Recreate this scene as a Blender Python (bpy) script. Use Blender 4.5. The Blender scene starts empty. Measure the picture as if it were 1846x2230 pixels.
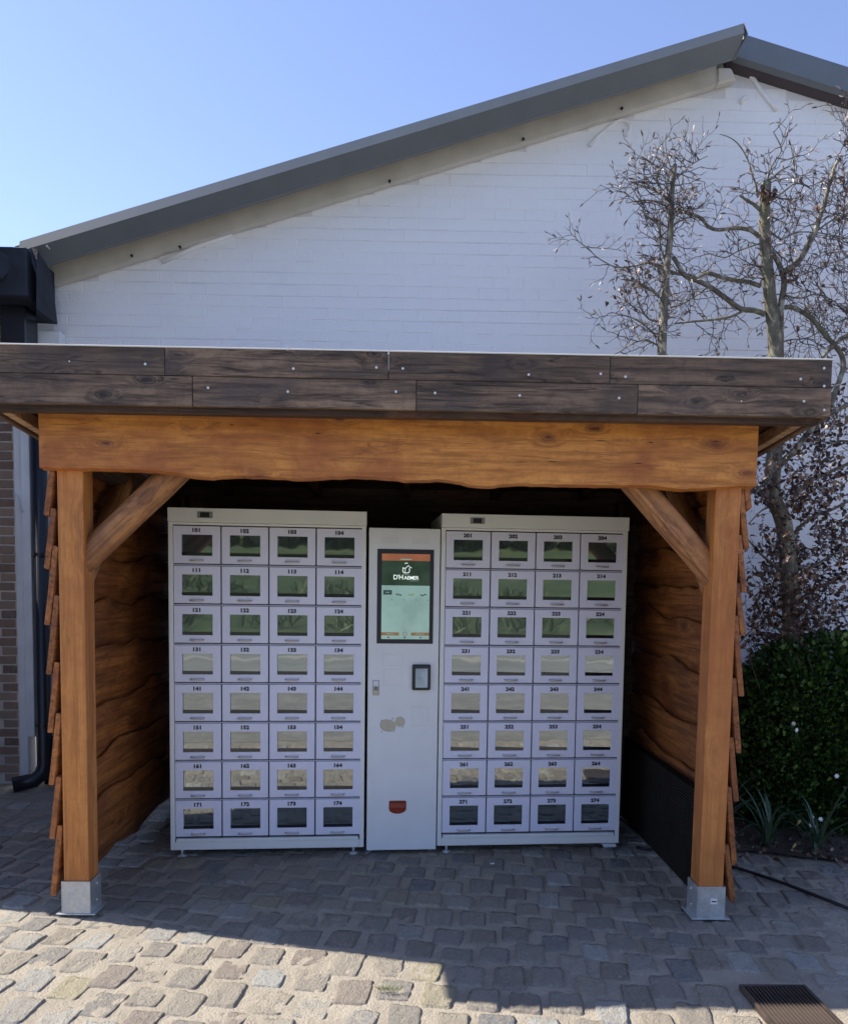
import bpy, bmesh, math, random
import numpy as np
from mathutils import Matrix, Vector, noise
random.seed(7); rs = np.random.RandomState(11)
PI = math.pi
S = bpy.context.scene

# ------------------------------------------------------------------ camera
F, CX, CY, EYE = 1750.0, 923.0, 1403.0, 1.43
pitch = math.atan((CY - 1284) / F); yaw = math.atan(33 / F); roll = math.radians(0.77)
CAMR = Matrix.Rotation(-yaw, 3, 'Z') @ Matrix.Rotation(PI / 2 - pitch, 3, 'X') @ Matrix.Rotation(roll, 3, 'Z')
cd = bpy.data.cameras.new('camera'); cam = bpy.data.objects.new('camera', cd); S.collection.objects.link(cam)
cam.matrix_world = Matrix.Translation((0, 0, EYE)) @ CAMR.to_4x4()
cd.sensor_fit = 'VERTICAL'; cd.sensor_height = 24.0; cd.lens = 24.0 * F / 2230.0
cd.shift_y = (CY - 1115.0) / 2230.0; cd.clip_start = 0.05; cd.clip_end = 1500
S.camera = cam
# ------------------------------------------------------------------ sky and sun
SUN = Vector((-0.87, 0.23, 1.0)).normalized()
elev = math.asin(SUN.z); az = math.atan2(SUN.x, SUN.y)
w = bpy.data.worlds.new('World'); S.world = w; w.use_nodes = True
wn = w.node_tree.nodes; wl = w.node_tree.links
sky = wn.new('ShaderNodeTexSky'); sky.sky_type = 'NISHITA'; sky.sun_disc = False
sky.sun_elevation = elev; sky.sun_rotation = az; sky.air_density = 0.85; sky.dust_density = 0.1; sky.ozone_density = 1.8
tint = wn.new('ShaderNodeMix'); tint.data_type = 'RGBA'; tint.blend_type = 'MULTIPLY'; tint.inputs[0].default_value = 1.0
tint.inputs[7].default_value = (1.06, 0.93, 0.98, 1); wl.new(sky.outputs[0], tint.inputs[6]); wl.new(tint.outputs[2], wn['Background'].inputs[0]); wn['Background'].inputs[1].default_value = 0.13
sd = bpy.data.lights.new('sun', 'SUN'); sd.energy = 4.3; sd.angle = math.radians(0.53); sd.color = (1.0, 0.94, 0.84)
so = bpy.data.objects.new('sun', sd); S.collection.objects.link(so); so.rotation_euler = (-SUN).to_track_quat('-Z', 'Y').to_euler()
so.location = (0, 0, 10)
S.view_settings.view_transform = 'Standard'; S.view_settings.look = 'None'; S.view_settings.gamma = 1
S.view_settings.use_curve_mapping = False; S.view_settings.exposure = 1.2
S.render.engine = 'CYCLES'

# ------------------------------------------------------------------ helpers
def atD(x, y, D):
    r = CAMR @ Vector(((x - CX) / F, -(y - CY) / F, -1.0)); t = D / r.y
    return Vector((0, 0, EYE)) + r * t
def atZ(x, y, z=0.0):
    r = CAMR @ Vector(((x - CX) / F, -(y - CY) / F, -1.0)); t = (z - EYE) / r.z
    return Vector((0, 0, EYE)) + r * t

class MB:
    def __init__(s): s.v = []; s.f = []
    def add(s, vs, fs):
        o = len(s.v); s.v += [tuple(v) for v in vs]; s.f += [tuple(i + o for i in f) for f in fs]; return s
    def box(s, a, b, M=None):
        (x0, y0, z0), (x1, y1, z1) = a, b
        vs = [Vector(p) for p in ((x0,y0,z0),(x1,y0,z0),(x1,y1,z0),(x0,y1,z0),(x0,y0,z1),(x1,y0,z1),(x1,y1,z1),(x0,y1,z1))]
        if M is not None: vs = [M @ v for v in vs]
        return s.add(vs, [(0,3,2,1),(4,5,6,7),(0,1,5,4),(1,2,6,5),(2,3,7,6),(3,0,4,7)])
    def tube(s, pts, rad, n=6, cap=True):
        pts = [Vector(p) for p in pts]
        if not hasattr(rad, '__len__'): rad = [rad] * len(pts)
        rings = []; up = Vector((0.13, 0.27, 0.95)); u = None
        for i, p in enumerate(pts):
            d = (pts[min(i + 1, len(pts) - 1)] - pts[max(i - 1, 0)])
            if d.length < 1e-9: d = Vector((0, 0, 1))
            d.normalize()
            if u is None: u = d.orthogonal().normalized()
            else:
                u = u - d * u.dot(d)
                u = u.normalized() if u.length > 1e-6 else d.orthogonal().normalized()
            v = d.cross(u)
            rings.append([p + (u * math.cos(2*PI*k/n) + v * math.sin(2*PI*k/n)) * rad[i] for k in range(n)])
        vs = [q for r in rings for q in r]; fs = []
        for i in range(len(pts) - 1):
            for k in range(n):
                a = i*n + k; b = i*n + (k+1) % n
                fs.append((a, b, b + n, a + n))
        if cap: fs += [tuple(range(n))[::-1], tuple(range((len(pts)-1)*n, len(pts)*n))]
        return s.add(vs, fs)
    def prism(s, poly, t0, t1, axis='y'):
        """poly: 2-D outline (a,b); axis 'y': a=x b=z; axis 'z': a=x b=y; axis 'x': a=y b=z"""
        def P(a, b, t):
            return {'y': (a, t, b), 'z': (a, b, t), 'x': (t, a, b)}[axis]
        n = len(poly); vs = [P(a, b, t0) for a, b in poly] + [P(a, b, t1) for a, b in poly]
        fs = [tuple(range(n)), tuple(range(n, 2*n))[::-1]] + [(i, i + n, (i+1) % n + n, (i+1) % n) for i in range(n)]
        return s.add(vs, fs)
    def mesh(s, name, mat, smooth=False, bevel=0, seg=1, angle=30):
        me = bpy.data.meshes.new(name); me.from_pydata(s.v, [], s.f)
        bm = bmesh.new(); bm.from_mesh(me)
        bmesh.ops.recalc_face_normals(bm, faces=bm.faces)
        if bevel:
            es = [e for e in bm.edges if len(e.link_faces) == 2 and e.calc_face_angle(0) > math.radians(angle)]
            bmesh.ops.bevel(bm, geom=es, offset=bevel, segments=seg, profile=0.6, affect='EDGES', clamp_overlap=True)
        if smooth:
            for f in bm.faces: f.smooth = True
        bm.to_mesh(me); bm.free()
        if mat: me.materials.append(mat)
        return me
WM = {}
def link(name, data, parent=None, world=None, **tags):
    o = bpy.data.objects.new(name, data); S.collection.objects.link(o)
    world = world if world is not None else Matrix.Identity(4)
    if parent is not None:
        o.parent = parent; o.matrix_basis = WM[parent.name].inverted() @ world
    else: o.matrix_basis = world
    WM[o.name] = world
    for k, v in tags.items(): o[k] = v
    return o
def thing(name, label, cat, loc, rot=0.0, group=None):
    o = link(name, None, None, Matrix.Translation(loc) @ Matrix.Rotation(rot, 4, 'Z'))
    o['label'] = label; o['category'] = cat
    if group: o['group'] = group
    o.empty_display_size = 0.1
    return o
def T(*a): return Matrix.Translation(a)
def sm(me):
    for p in me.polygons: p.use_smooth = True
    return me

# ------------------------------------------------------------------ materials
class NM:
    def __init__(s, name, rough=0.6, metal=0.0, spec=0.5):
        s.m = bpy.data.materials.new(name); s.m.use_nodes = True; s.t = s.m.node_tree; s.n = s.t.nodes; s.l = s.t.links
        s.b = s.n['Principled BSDF']; s.b.inputs['Roughness'].default_value = rough; s.b.inputs['Metallic'].default_value = metal
        s.b.inputs['Specular IOR Level'].default_value = spec
        s.tc = s.n.new('ShaderNodeTexCoord')
    def node(s, t, **k):
        n = s.n.new(t)
        for a, b in k.items():
            if a in n.inputs: n.inputs[a].default_value = b
            else: setattr(n, a, b)
        return n
    def coords(s, scale=(1,1,1), loc=(0,0,0), rnd=0, src='Object', rot=(0,0,0)):
        v = s.tc.outputs[src]
        if rnd:
            oi = s.n.new('ShaderNodeObjectInfo'); ml = s.node('ShaderNodeMath', operation='MULTIPLY'); ml.inputs[1].default_value = rnd
            s.l.new(oi.outputs['Random'], ml.inputs[0])
            cb = s.n.new('ShaderNodeCombineXYZ')
            for i in range(3): s.l.new(ml.outputs[0], cb.inputs[i])
            ad = s.node('ShaderNodeVectorMath', operation='ADD'); s.l.new(v, ad.inputs[0]); s.l.new(cb.outputs[0], ad.inputs[1]); v = ad.outputs[0]
        mp = s.n.new('ShaderNodeMapping'); mp.inputs['Scale'].default_value = scale; mp.inputs['Location'].default_value = loc; mp.inputs['Rotation'].default_value = rot
        s.l.new(v, mp.inputs[0]); return mp.outputs[0]
    def noise(s, vec, scale=5, detail=4, rough=0.55, dist=0.0):
        n = s.node('ShaderNodeTexNoise', Scale=scale, Detail=detail, Roughness=rough, Distortion=dist); s.l.new(vec, n.inputs['Vector']); return n.outputs['Fac']
    def ramp(s, fac, stops, interp='LINEAR'):
        r = s.n.new('ShaderNodeValToRGB'); r.color_ramp.interpolation = interp
        while len(r.color_ramp.elements) < len(stops): r.color_ramp.elements.new(0.5)
        for e, (p, c) in zip(r.color_ramp.elements, stops):
            e.position = p; e.color = (c[0], c[1], c[2], 1) if hasattr(c, '__len__') else (c, c, c, 1)
        s.l.new(fac, r.inputs[0]); return r.outputs[0]
    def mix(s, fac, a, b, mode='MIX'):
        m = s.n.new('ShaderNodeMix'); m.data_type = 'RGBA'; m.blend_type = mode
        for k, x in ((0, fac), (6, a), (7, b)):
            if hasattr(x, 'is_output'): s.l.new(x, m.inputs[k])
            else: m.inputs[k].default_value = x if k == 0 else (*x[:3], 1)
        return m.outputs[2]
    def math(s, op, a, b=0.5):
        m = s.node('ShaderNodeMath', operation=op)
        for k, x in ((0, a), (1, b)):
            if hasattr(x, 'is_output'): s.l.new(x, m.inputs[k])
            else: m.inputs[k].default_value = x
        return m.outputs[0]
    def rand(s): return s.n.new('ShaderNodeObjectInfo').outputs['Random']
    def color(s, c):
        if hasattr(c, 'is_output'): s.l.new(c, s.b.inputs['Base Color'])
        else: s.b.inputs['Base Color'].default_value = (*c[:3], 1)
        return s
    def bump(s, h, dist=0.002, strength=1.0):
        b = s.node('ShaderNodeBump', Strength=strength, Distance=dist); s.l.new(h, b.inputs['Height']); s.l.new(b.outputs[0], s.b.inputs['Normal']); return s
    def rough(s, r): s.l.new(r, s.b.inputs['Roughness']); return s

def plain(name, c, rough=0.5, metal=0.0, var=0.06, bump=0.0, bscale=60, spec=0.5):
    m = NM(name, rough, metal, spec); v = m.coords()
    f = m.noise(v, 6, 5); lo = tuple(x*(1-var*2) for x in c); hi = tuple(min(1, x*(1+var)) for x in c)
    m.color(m.ramp(f, [(0.3, lo), (0.7, hi)]))
    if bump: m.bump(m.noise(m.coords(), bscale, 3), bump)
    return m.m

def wood(name, axis, dark, mid, light, knot=(0.12,0.035,0.012), stain=None, fine=1.0, rough=0.55, knots=0.5, var=0.25, bump=0.0015, streak=0.8, kd=1.0, lines=1.0, ks=1.0):
    """boards with the grain along axis 0/1/2 of the object's own space"""
    m = NM(name, rough)
    def ax(cross, along):
        q = [cross]*3; q[axis] = along; return q
    # knots first: they also bend the grain around them
    vo = m.node('ShaderNodeTexVoronoi', Scale=1.0, Randomness=1.0); vk = m.coords(ax(5.2*ks, 2.4*ks), rnd=5.3)
    nd = m.node('ShaderNodeTexNoise', Scale=3.0, Detail=3.0); m.l.new(vk, nd.inputs['Vector'])
    mixv = m.node('ShaderNodeVectorMath', operation='MULTIPLY_ADD'); m.l.new(nd.outputs['Color'], mixv.inputs[0]); mixv.inputs[1].default_value = (0.2,)*3; m.l.new(vk, mixv.inputs[2])
    m.l.new(mixv.outputs[0], vo.inputs['Vector'])
    swirl = m.ramp(vo.outputs['Distance'], [(0.05, 0.55), (0.42, 0.0)], 'EASE')
    def bent(vec, amt):
        cb = m.n.new('ShaderNodeCombineXYZ'); q = m.math('MULTIPLY', swirl, amt)
        for k in range(3):
            if k != axis: m.l.new(q, cb.inputs[k])
        ad = m.node('ShaderNodeVectorMath', operation='ADD'); m.l.new(vec, ad.inputs[0]); m.l.new(cb.outputs[0], ad.inputs[1]); return ad.outputs[0]
    g = m.noise(bent(m.coords(ax(11.0, streak), rnd=13.7), 1.2), 1.5*fine, 7, 0.66, 0.5)
    g2 = m.noise(bent(m.coords(ax(34.0, streak*1.6), rnd=9.1), 2.2), 1.2*fine, 5, 0.72, 0.3)
    g3 = m.noise(m.coords(ax(16.0, streak*0.55), rnd=4.4), 1.0, 3, 0.5, 0.2)
    mott = m.noise(m.coords((1,1,1), rnd=8.0), 26, 5, 0.7)
    col = m.ramp(g, [(0.30, dark), (0.47, mid), (0.70, light)])
    col = m.mix(m.ramp(g2, [(0.36, 0.72*lines), (0.53, 0.0)]), col, tuple(x*0.45 for x in dark))
    col = m.mix(m.ramp(g2, [(0.56, 0.0), (0.72, 0.35)]), col, tuple(min(1, x*1.25) for x in light))
    col = m.mix(m.ramp(g3, [(0.490, 0.0), (0.500, 0.75*lines), (0.512, 0.0)]), col, tuple(x*0.3 for x in dark))
    col = m.mix(m.ramp(mott, [(0.36, 0.38), (0.52, 0.0)]), col, dark)
    kf = m.ramp(vo.outputs['Distance'], [(0.07*kd, min(1,knots*1.6)), (0.13*kd, knots*0.55), (0.15*kd, knots*1.2), (0.18*kd, knots*0.35), (0.42*kd, 0.0)])
    col = m.mix(kf, col, knot)
    # blotchy stain
    big = m.noise(m.coords((1,1,1), rnd=21.0), 3.1, 5, 0.6, 0.4)
    if stain: col = m.mix(m.ramp(big, [(0.46, 0.0), (0.68, 0.75)]), col, stain)
    r = m.rand(); hsv = m.node('ShaderNodeHueSaturation'); m.l.new(col, hsv.inputs['Color'])
    m.l.new(m.math('ADD', m.math('MULTIPLY', r, var*2), 1-var), hsv.inputs['Value'])
    m.color(hsv.outputs[0])
    hb = m.math('ADD', m.math('MULTIPLY', g2, 1.0), m.math('MULTIPLY', g, 0.7))
    m.bump(hb, bump); m.rough(m.ramp(g2, [(0.3, rough+0.15), (0.7, rough-0.05)]))
    return m.m

OR = dict(dark=(0.33,0.105,0.02), mid=(0.54,0.205,0.036), light=(0.70,0.30,0.062), stain=(0.30,0.08,0.018))
M = {}
M['oak_x'] = wood('stained_larch_along_x', 0, **OR, var=0.08, streak=1.5, knots=0.62, kd=0.8, lines=0.7, ks=1.5)
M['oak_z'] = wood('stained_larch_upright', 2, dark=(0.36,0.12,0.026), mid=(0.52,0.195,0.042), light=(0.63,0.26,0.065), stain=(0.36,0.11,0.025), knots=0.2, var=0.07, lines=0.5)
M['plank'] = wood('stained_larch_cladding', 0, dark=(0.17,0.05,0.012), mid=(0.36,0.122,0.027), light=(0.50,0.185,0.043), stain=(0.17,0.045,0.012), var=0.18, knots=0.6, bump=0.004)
M['brace'] = wood('peeled_log', 0, dark=(0.20,0.085,0.03), mid=(0.40,0.17,0.055), light=(0.50,0.235,0.085), stain=(0.16,0.06,0.025), var=0.06, knots=0.5, bump=0.004)
M['fascia'] = wood('weathered_scaffold_board', 0, dark=(0.06,0.041,0.032), mid=(0.165,0.105,0.067), light=(0.27,0.178,0.112), knot=(0.018,0.013,0.012), stain=(0.06,0.046,0.042), var=0.22, rough=0.7, knots=0.8, bump=0.003, streak=1.3, kd=0.95, ks=1.9, lines=1.25)
M['dark_wood'] = wood('brown_timber_shaded', 0, dark=(0.025,0.014,0.009), mid=(0.075,0.038,0.02), light=(0.12,0.062,0.032), stain=(0.05,0.022,0.012), var=0.2, rough=0.7)  # brown timber, deepened to paint in the shade inside the shelter
M['pale_wood'] = wood('planed_batten', 1, dark=(0.36,0.21,0.11), mid=(0.5,0.32,0.18), light=(0.6,0.4,0.24), var=0.1, knots=0.2)
M['galv'] = NM('galvanised_steel', 0.42, 0.75); _m = M['galv']
_v = _m.coords(); _vo = _m.node('ShaderNodeTexVoronoi', Scale=55.0); _m.l.new(_v, _vo.inputs['Vector'])
_m.color(_m.mix(0.4, _m.ramp(_vo.outputs['Distance'], [(0.0, (0.46,0.49,0.51)), (0.8, (0.62,0.65,0.67))]), _m.ramp(_m.noise(_v, 9, 5), [(0.3, (0.42,0.44,0.44)), (0.7, (0.66,0.67,0.66))])))
_m.rough(_m.ramp(_m.noise(_v, 20, 4), [(0.3, 0.36), (0.7, 0.6)])); M['galv'] = _m.m
M['screw'] = plain('zinc_screw', (0.75,0.72,0.66), 0.35, 0.6)
M['white_cab'] = plain('cream_white_enamel', (0.84,0.84,0.79), 0.32, var=0.015)
M['kiosk'] = plain('kiosk_white_enamel', (0.83,0.84,0.83), 0.34, var=0.02, bump=0.0002, bscale=240)
M['door'] = plain('lilac_white_door_enamel', (0.80,0.79,0.90), 0.36, var=0.015)
M['gap'] = plain('dark_gasket', (0.02,0.022,0.03), 0.5)
M['rail'] = plain('grey_divider', (0.46,0.46,0.54), 0.5)
M['ink'] = plain('black_print', (0.012,0.012,0.02), 0.5)
M['handle'] = plain('brushed_handle', (0.62,0.58,0.55), 0.38, 0.6)
M['black_pl'] = plain('black_plastic', (0.018,0.018,0.024), 0.35)
M['grey_pl'] = plain('grey_plastic', (0.30,0.30,0.29), 0.4)
M['chrome'] = plain('chrome', (0.75,0.76,0.78), 0.3, 0.5)
M['beige'] = plain('beige_backing', (0.62,0.55,0.40), 0.6)
M['redpl'] = plain('red_smoked_plastic', (0.30,0.045,0.025), 0.18, var=0.2)
M['mark'] = plain('faint_glue_mark', (0.66,0.67,0.66), 0.7)
# locker glass: dark tinted, strongly reflecting double pane
def glass(name, refl, base, rough=0.02):
    m = bpy.data.materials.new(name); m.use_nodes = True; n = m.node_tree.nodes; l = m.node_tree.links
    b = n['Principled BSDF']; b.inputs['Base Color'].default_value = (*base, 1); b.inputs['Roughness'].default_value = 0.08
    g = n.new('ShaderNodeBsdfGlossy'); g.inputs['Color'].default_value = (0.80,0.85,0.82,1); g.inputs['Roughness'].default_value = rough
    tc = n.new('ShaderNodeTexCoord'); nz = n.new('ShaderNodeTexNoise'); nz.inputs['Scale'].default_value = 9; nz.inputs['Detail'].default_value = 1
    oi = n.new('ShaderNodeObjectInfo'); ad = n.new('ShaderNodeVectorMath'); ad.operation = 'ADD'
    l.new(tc.outputs['Object'], ad.inputs[0]); l.new(oi.outputs['Random'], ad.inputs[1]); l.new(ad.outputs[0], nz.inputs['Vector'])
    bp = n.new('ShaderNodeBump'); bp.inputs['Distance'].default_value = 0.0006; bp.inputs['Strength'].default_value = 0.5; l.new(nz.outputs['Fac'], bp.inputs['Height']); l.new(bp.outputs[0], g.inputs['Normal'])
    mx = n.new('ShaderNodeMixShader'); mx.inputs[0].default_value = refl
    l.new(b.outputs[0], mx.inputs[1]); l.new(g.outputs[0], mx.inputs[2]); l.new(mx.outputs[0], n['Material Output'].inputs['Surface'])
    return m
M['glass'] = glass('tinted_locker_glass', 0.28, (0.05,0.065,0.065))
M['glass_lip'] = glass('dark_shelf_lip', 0.02, (0.012,0.012,0.014), 0.2)
def screen(name, c, e, rough=0.15, var=0.0):
    m = NM(name, rough)
    col = m.ramp(m.noise(m.coords(), 7, 3), [(0.35, tuple(x*(1-var) for x in c)), (0.65, tuple(x*(1+var) for x in c))]) if var else None
    m.color((0.01,0.01,0.012)); m.b.inputs['Emission Strength'].default_value = e
    if col: m.l.new(col, m.b.inputs['Emission Color'])
    else: m.b.inputs['Emission Color'].default_value = (*c, 1)
    return m.m
M['scr_page'] = screen('screen_pale_teal', (0.24,0.38,0.36), 0.40, var=0.12)
M['scr_green'] = screen('screen_dark_green', (0.022,0.045,0.028), 0.4, var=0.35)
M['scr_orange'] = screen('screen_rust_bar', (0.34,0.12,0.06), 0.35, var=0.15)
M['scr_brown'] = screen('screen_brown_button', (0.24,0.14,0.06), 0.35)
M['scr_white'] = screen('screen_white_print', (0.75,0.85,0.82), 0.6)
M['scr_ink'] = screen('screen_dark_print', (0.02,0.04,0.05), 0.5)
M['scr_olive'] = screen('screen_olive_print', (0.17,0.20,0.05), 0.5)
M['scr_blue'] = screen('screen_slate', (0.10,0.13,0.18), 0.5, var=0.4)

# painted brick
def paint(name, c, warm):
    m = NM(name, 0.75); v = m.coords()
    f = m.noise(v, 1.3, 6, 0.6); f2 = m.noise(m.coords(), 14, 5, 0.65)
    col = m.ramp(f, [(0.3, tuple(x*0.93 for x in c)), (0.7, c)])
    col = m.mix(m.ramp(f2, [(0.55, 0.0), (0.75, 0.25)]), col, warm)
    m.color(col); m.bump(m.noise(m.coords(), 45, 6, 0.7), 0.004); return m.m
M['wbrick'] = paint('white_masonry_paint', (0.89,0.88,0.90), (0.77,0.71,0.72))
M['wjoint'] = paint('painted_joint', (0.74,0.73,0.76), (0.42,0.33,0.32))
M['cream_board'] = plain('cream_painted_board', (0.64,0.60,0.53), 0.6, var=0.06, bump=0.0006)
M['verge'] = plain('grey_coated_steel', (0.145,0.160,0.172), 0.42, 0.0, var=0.04)
M['bitumen'] = plain('black_bitumen_felt', (0.022,0.028,0.045), 0.8, var=0.25, bump=0.003, bscale=70)
M['pipe'] = plain('black_coated_pipe', (0.014,0.017,0.024), 0.35, var=0.1)
m = NM('brown_clinker_brick', 0.85); col = m.ramp(m.rand(), [(0.0,(0.17,0.12,0.095)),(0.35,(0.27,0.18,0.14)),(0.7,(0.36,0.27,0.20)),(1.0,(0.22,0.16,0.14))])
col = m.mix(m.ramp(m.noise(m.coords(rnd=3), 25, 5), [(0.45,0.0),(0.75,0.6)]), col, (0.30,0.25,0.21)); m.color(col); m.bump(m.noise(m.coords(rnd=3), 90, 5), 0.003); M['brick'] = m.m
M['mortar'] = plain('lime_mortar', (0.68,0.63,0.58), 0.9, var=0.15, bump=0.004, bscale=90)
M['white_pl'] = plain('white_render_strip', (0.74,0.76,0.79), 0.6, var=0.05, bump=0.001, bscale=30)
M['membrane'] = plain('pale_roof_edge', (0.72,0.70,0.66), 0.4, var=0.05)
M['roof_top'] = plain('roof_membrane', (0.12,0.12,0.12), 0.8)
# cobbles
m = NM('worn_cobblestone', 0.7)
base = m.ramp(m.rand(), [(0.0,(0.35,0.31,0.25)),(0.16,(0.23,0.23,0.225)),(0.30,(0.40,0.345,0.27)),(0.46,(0.29,0.27,0.235)),(0.58,(0.41,0.355,0.275)),(0.70,(0.46,0.47,0.44)),(0.84,(0.31,0.255,0.21)),(0.97,(0.29,0.25,0.21)),(1.0,(0.48,0.43,0.26))])
n1 = m.noise(m.coords((1,1,1), rnd=31, src='Object'), 38, 7, 0.7); n2 = m.noise(m.coords(rnd=17), 7, 4, 0.6)
col = m.mix(m.ramp(n1, [(0.34, 0.5),(0.50,0.0)]), base, (0.17,0.155,0.14))
col = m.mix(m.ramp(n1, [(0.58, 0.0),(0.75,0.5)]), col, (0.50,0.47,0.41))
col = m.mix(m.ramp(n2, [(0.48, 0.0),(0.66,0.7)]), col, (0.38,0.325,0.245))
n3 = m.noise(m.coords(rnd=17), 15, 3, 0.6, 0.8)
col = m.mix(m.ramp(n3, [(0.30, 0.45),(0.44,0.0)]), col, (0.14,0.125,0.11))
m.color(col); m.bump(m.math('ADD', m.math('ADD', n1, m.math('MULTIPLY', n2, 1.2)), m.math('MULTIPLY', n3, 1.5)), 0.012); M['cobble'] = m.m
m = NM('sandy_joint', 0.95)
a = m.noise(m.coords(), 5, 6, 0.6); b_ = m.noise(m.coords(), 120, 6, 0.7)
col = m.ramp(a, [(0.3,(0.33,0.285,0.225)),(0.7,(0.44,0.385,0.305))]); col = m.mix(m.ramp(b_, [(0.3,0.5),(0.5,0.0)]), col, (0.22,0.19,0.15))
c3 = m.noise(m.coords(), 30, 5, 0.7); m.color(col); m.bump(m.math('ADD', m.math('ADD', b_, a), m.math('MULTIPLY', c3, 2.0)), 0.008); M['sand'] = m.m
m = NM('grey_asphalt', 0.9); m.color(m.ramp(m.noise(m.coords((0.25,1,1)), 1.1, 7, 0.72, 0.6), [(0.3,(0.15,0.15,0.14)),(0.5,(0.235,0.235,0.215)),(0.7,(0.33,0.325,0.29))])); M['asphalt'] = m.m
m = NM('meadow_grass', 0.9); a = m.noise(m.coords(), 0.6, 7, 0.7); b2 = m.noise(m.coords(), 0.04, 4, 0.6)
col = m.ramp(a, [(0.25,(0.016,0.032,0.007)),(0.5,(0.042,0.08,0.018)),(0.75,(0.09,0.125,0.035))]); col = m.mix(m.ramp(b2,[(0.4,0.0),(0.7,0.5)]), col, (0.16,0.17,0.07)); cc = m.noise(m.coords((0.35,1,1)), 0.25, 6, 0.75, 0.5); col = m.mix(m.ramp(cc,[(0.38,0.75),(0.55,0.0)]), col, (0.025,0.04,0.012)); m.color(col); M['meadow'] = m.m
m = NM('dark_soil', 0.95); a = m.noise(m.coords(), 16, 7, 0.7)
m.color(m.ramp(a, [(0.3,(0.03,0.024,0.018)),(0.6,(0.075,0.06,0.045)),(0.8,(0.13,0.105,0.08))])); m.bump(a, 0.02); M['soil'] = m.m
def leafmat(name, stops, trans=0.3, rough=0.5):
    m = NM(name, rough); g = m.n.new('ShaderNodeNewGeometry'); m.color(m.ramp(g.outputs['Random Per Island'], stops)); return m.m
M['bush_leaf'] = leafmat('glossy_shrub_leaf', [(0.0,(0.014,0.034,0.008)),(0.5,(0.034,0.078,0.016)),(0.85,(0.07,0.14,0.028)),(1.0,(0.13,0.21,0.045))], rough=0.4)
M['new_leaf'] = leafmat('fresh_shrub_leaf', [(0.0,(0.05,0.11,0.02)),(0.6,(0.10,0.19,0.035)),(1.0,(0.19,0.28,0.07))], rough=0.4)
M['dry_leaf'] = leafmat('dry_beech_leaf', [(0.0,(0.035,0.018,0.013)),(0.5,(0.09,0.043,0.029)),(0.8,(0.17,0.092,0.062)),(1.0,(0.34,0.23,0.15))], rough=0.45)
M['bud'] = leafmat('beech_bud', [(0.0,(0.06,0.035,0.026)),(0.55,(0.17,0.10,0.075)),(0.8,(0.42,0.32,0.26)),(1.0,(0.62,0.52,0.45))], rough=0.4)
M['strap'] = leafmat('strap_leaf', [(0.0,(0.03,0.06,0.03)),(1.0,(0.075,0.12,0.06))])
M['grass'] = leafmat('grass_blade', [(0.0,(0.10,0.15,0.03)),(1.0,(0.28,0.30,0.09))])
M['petal'] = plain('white_petal', (0.85,0.85,0.82), 0.6)
M['yellow'] = plain('yellow_flower', (0.60,0.50,0.16), 0.6)
m = NM('smooth_beech_bark', 0.7); a = m.noise(m.coords((1,1,0.5)), 22, 6, 0.7); b3 = m.noise(m.coords(), 5, 4)
col = m.ramp(a, [(0.3,(0.055,0.042,0.03)),(0.52,(0.14,0.12,0.085)),(0.70,(0.46,0.43,0.33))]); col = m.mix(m.ramp(b3,[(0.5,0),(0.7,0.6)]), col, (0.11,0.13,0.06)); m.color(col); m.bump(a, 0.005); M['bark'] = m.m
m = NM('dark_twig', 0.6); m.color(m.ramp(m.noise(m.coords(), 30, 3), [(0.3,(0.03,0.021,0.017)),(0.7,(0.085,0.058,0.046))])); M['twig'] = m.m
M['iron'] = plain('rusty_cast_iron', (0.085,0.062,0.05), 0.6, 0.4, var=0.3, bump=0.001)
M['rubber'] = plain('black_rubber', (0.012,0.012,0.013), 0.6)
M['mesh_wire'] =  plain('dark_wire', (0.05,0.042,0.035), 0.9, 0.0, spec=0.1)
M['wood_leaf'] = leafmat('woodland_leaf', [(0.0,(0.02,0.035,0.012)),(1.0,(0.07,0.09,0.03))])

# ================================================================== ground
def grid_sheet(name, x0, x1, y0, y1, step, mat, z=0.0, amp=0.0, fs=1.0, hole=None):
    nx = max(1, int((x1-x0)/step)); ny = max(1, int((y1-y0)/step))
    vs = []; fs_ = []
    for j in range(ny+1):
        for i in range(nx+1):
            x = x0 + (x1-x0)*i/nx; y = y0 + (y1-y0)*j/ny
            h = amp*noise.noise(Vector((x*fs, y*fs, 3.3))) + 0.5*amp*noise.noise(Vector((x*fs*3.1, y*fs*3.1, 7.1))) if amp else 0
            vs.append((x, y, z + h))
    for j in range(ny):
        for i in range(nx): a = j*(nx+1)+i; fs_.append((a, a+1, a+nx+2, a+nx+1))
    me = bpy.data.meshes.new(name); me.from_pydata(vs, [], fs_); me.materials.append(mat); return sm(me)
link('ground', grid_sheet('ground', -320, 320, 6.6, 420, 40, M['meadow'], -0.06), kind='structure', label='grassy land beyond the buildings')
yard = link('cobbled_yard', grid_sheet('cobbled_yard', -7, 7, 1.0, 7.2, 0.035, M['sand'], -0.0092, 0.0035, 6), kind='structure', label='sandy ground of the cobbled yard')
m = NM('far_setts', 0.9); bt = m.node('ShaderNodeTexBrick', Scale=1.0); m.l.new(m.coords(rot=(0,0,0.12)), bt.inputs['Vector'])
for k_, v_ in (('Brick Width',0.17),('Row Height',0.14),('Mortar Size',0.012)): bt.inputs[k_].default_value = v_
bt.inputs['Color1'].default_value = (0.21,0.205,0.185,1); bt.inputs['Color2'].default_value = (0.30,0.29,0.26,1); bt.inputs['Mortar'].default_value = (0.30,0.28,0.235,1)
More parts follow.
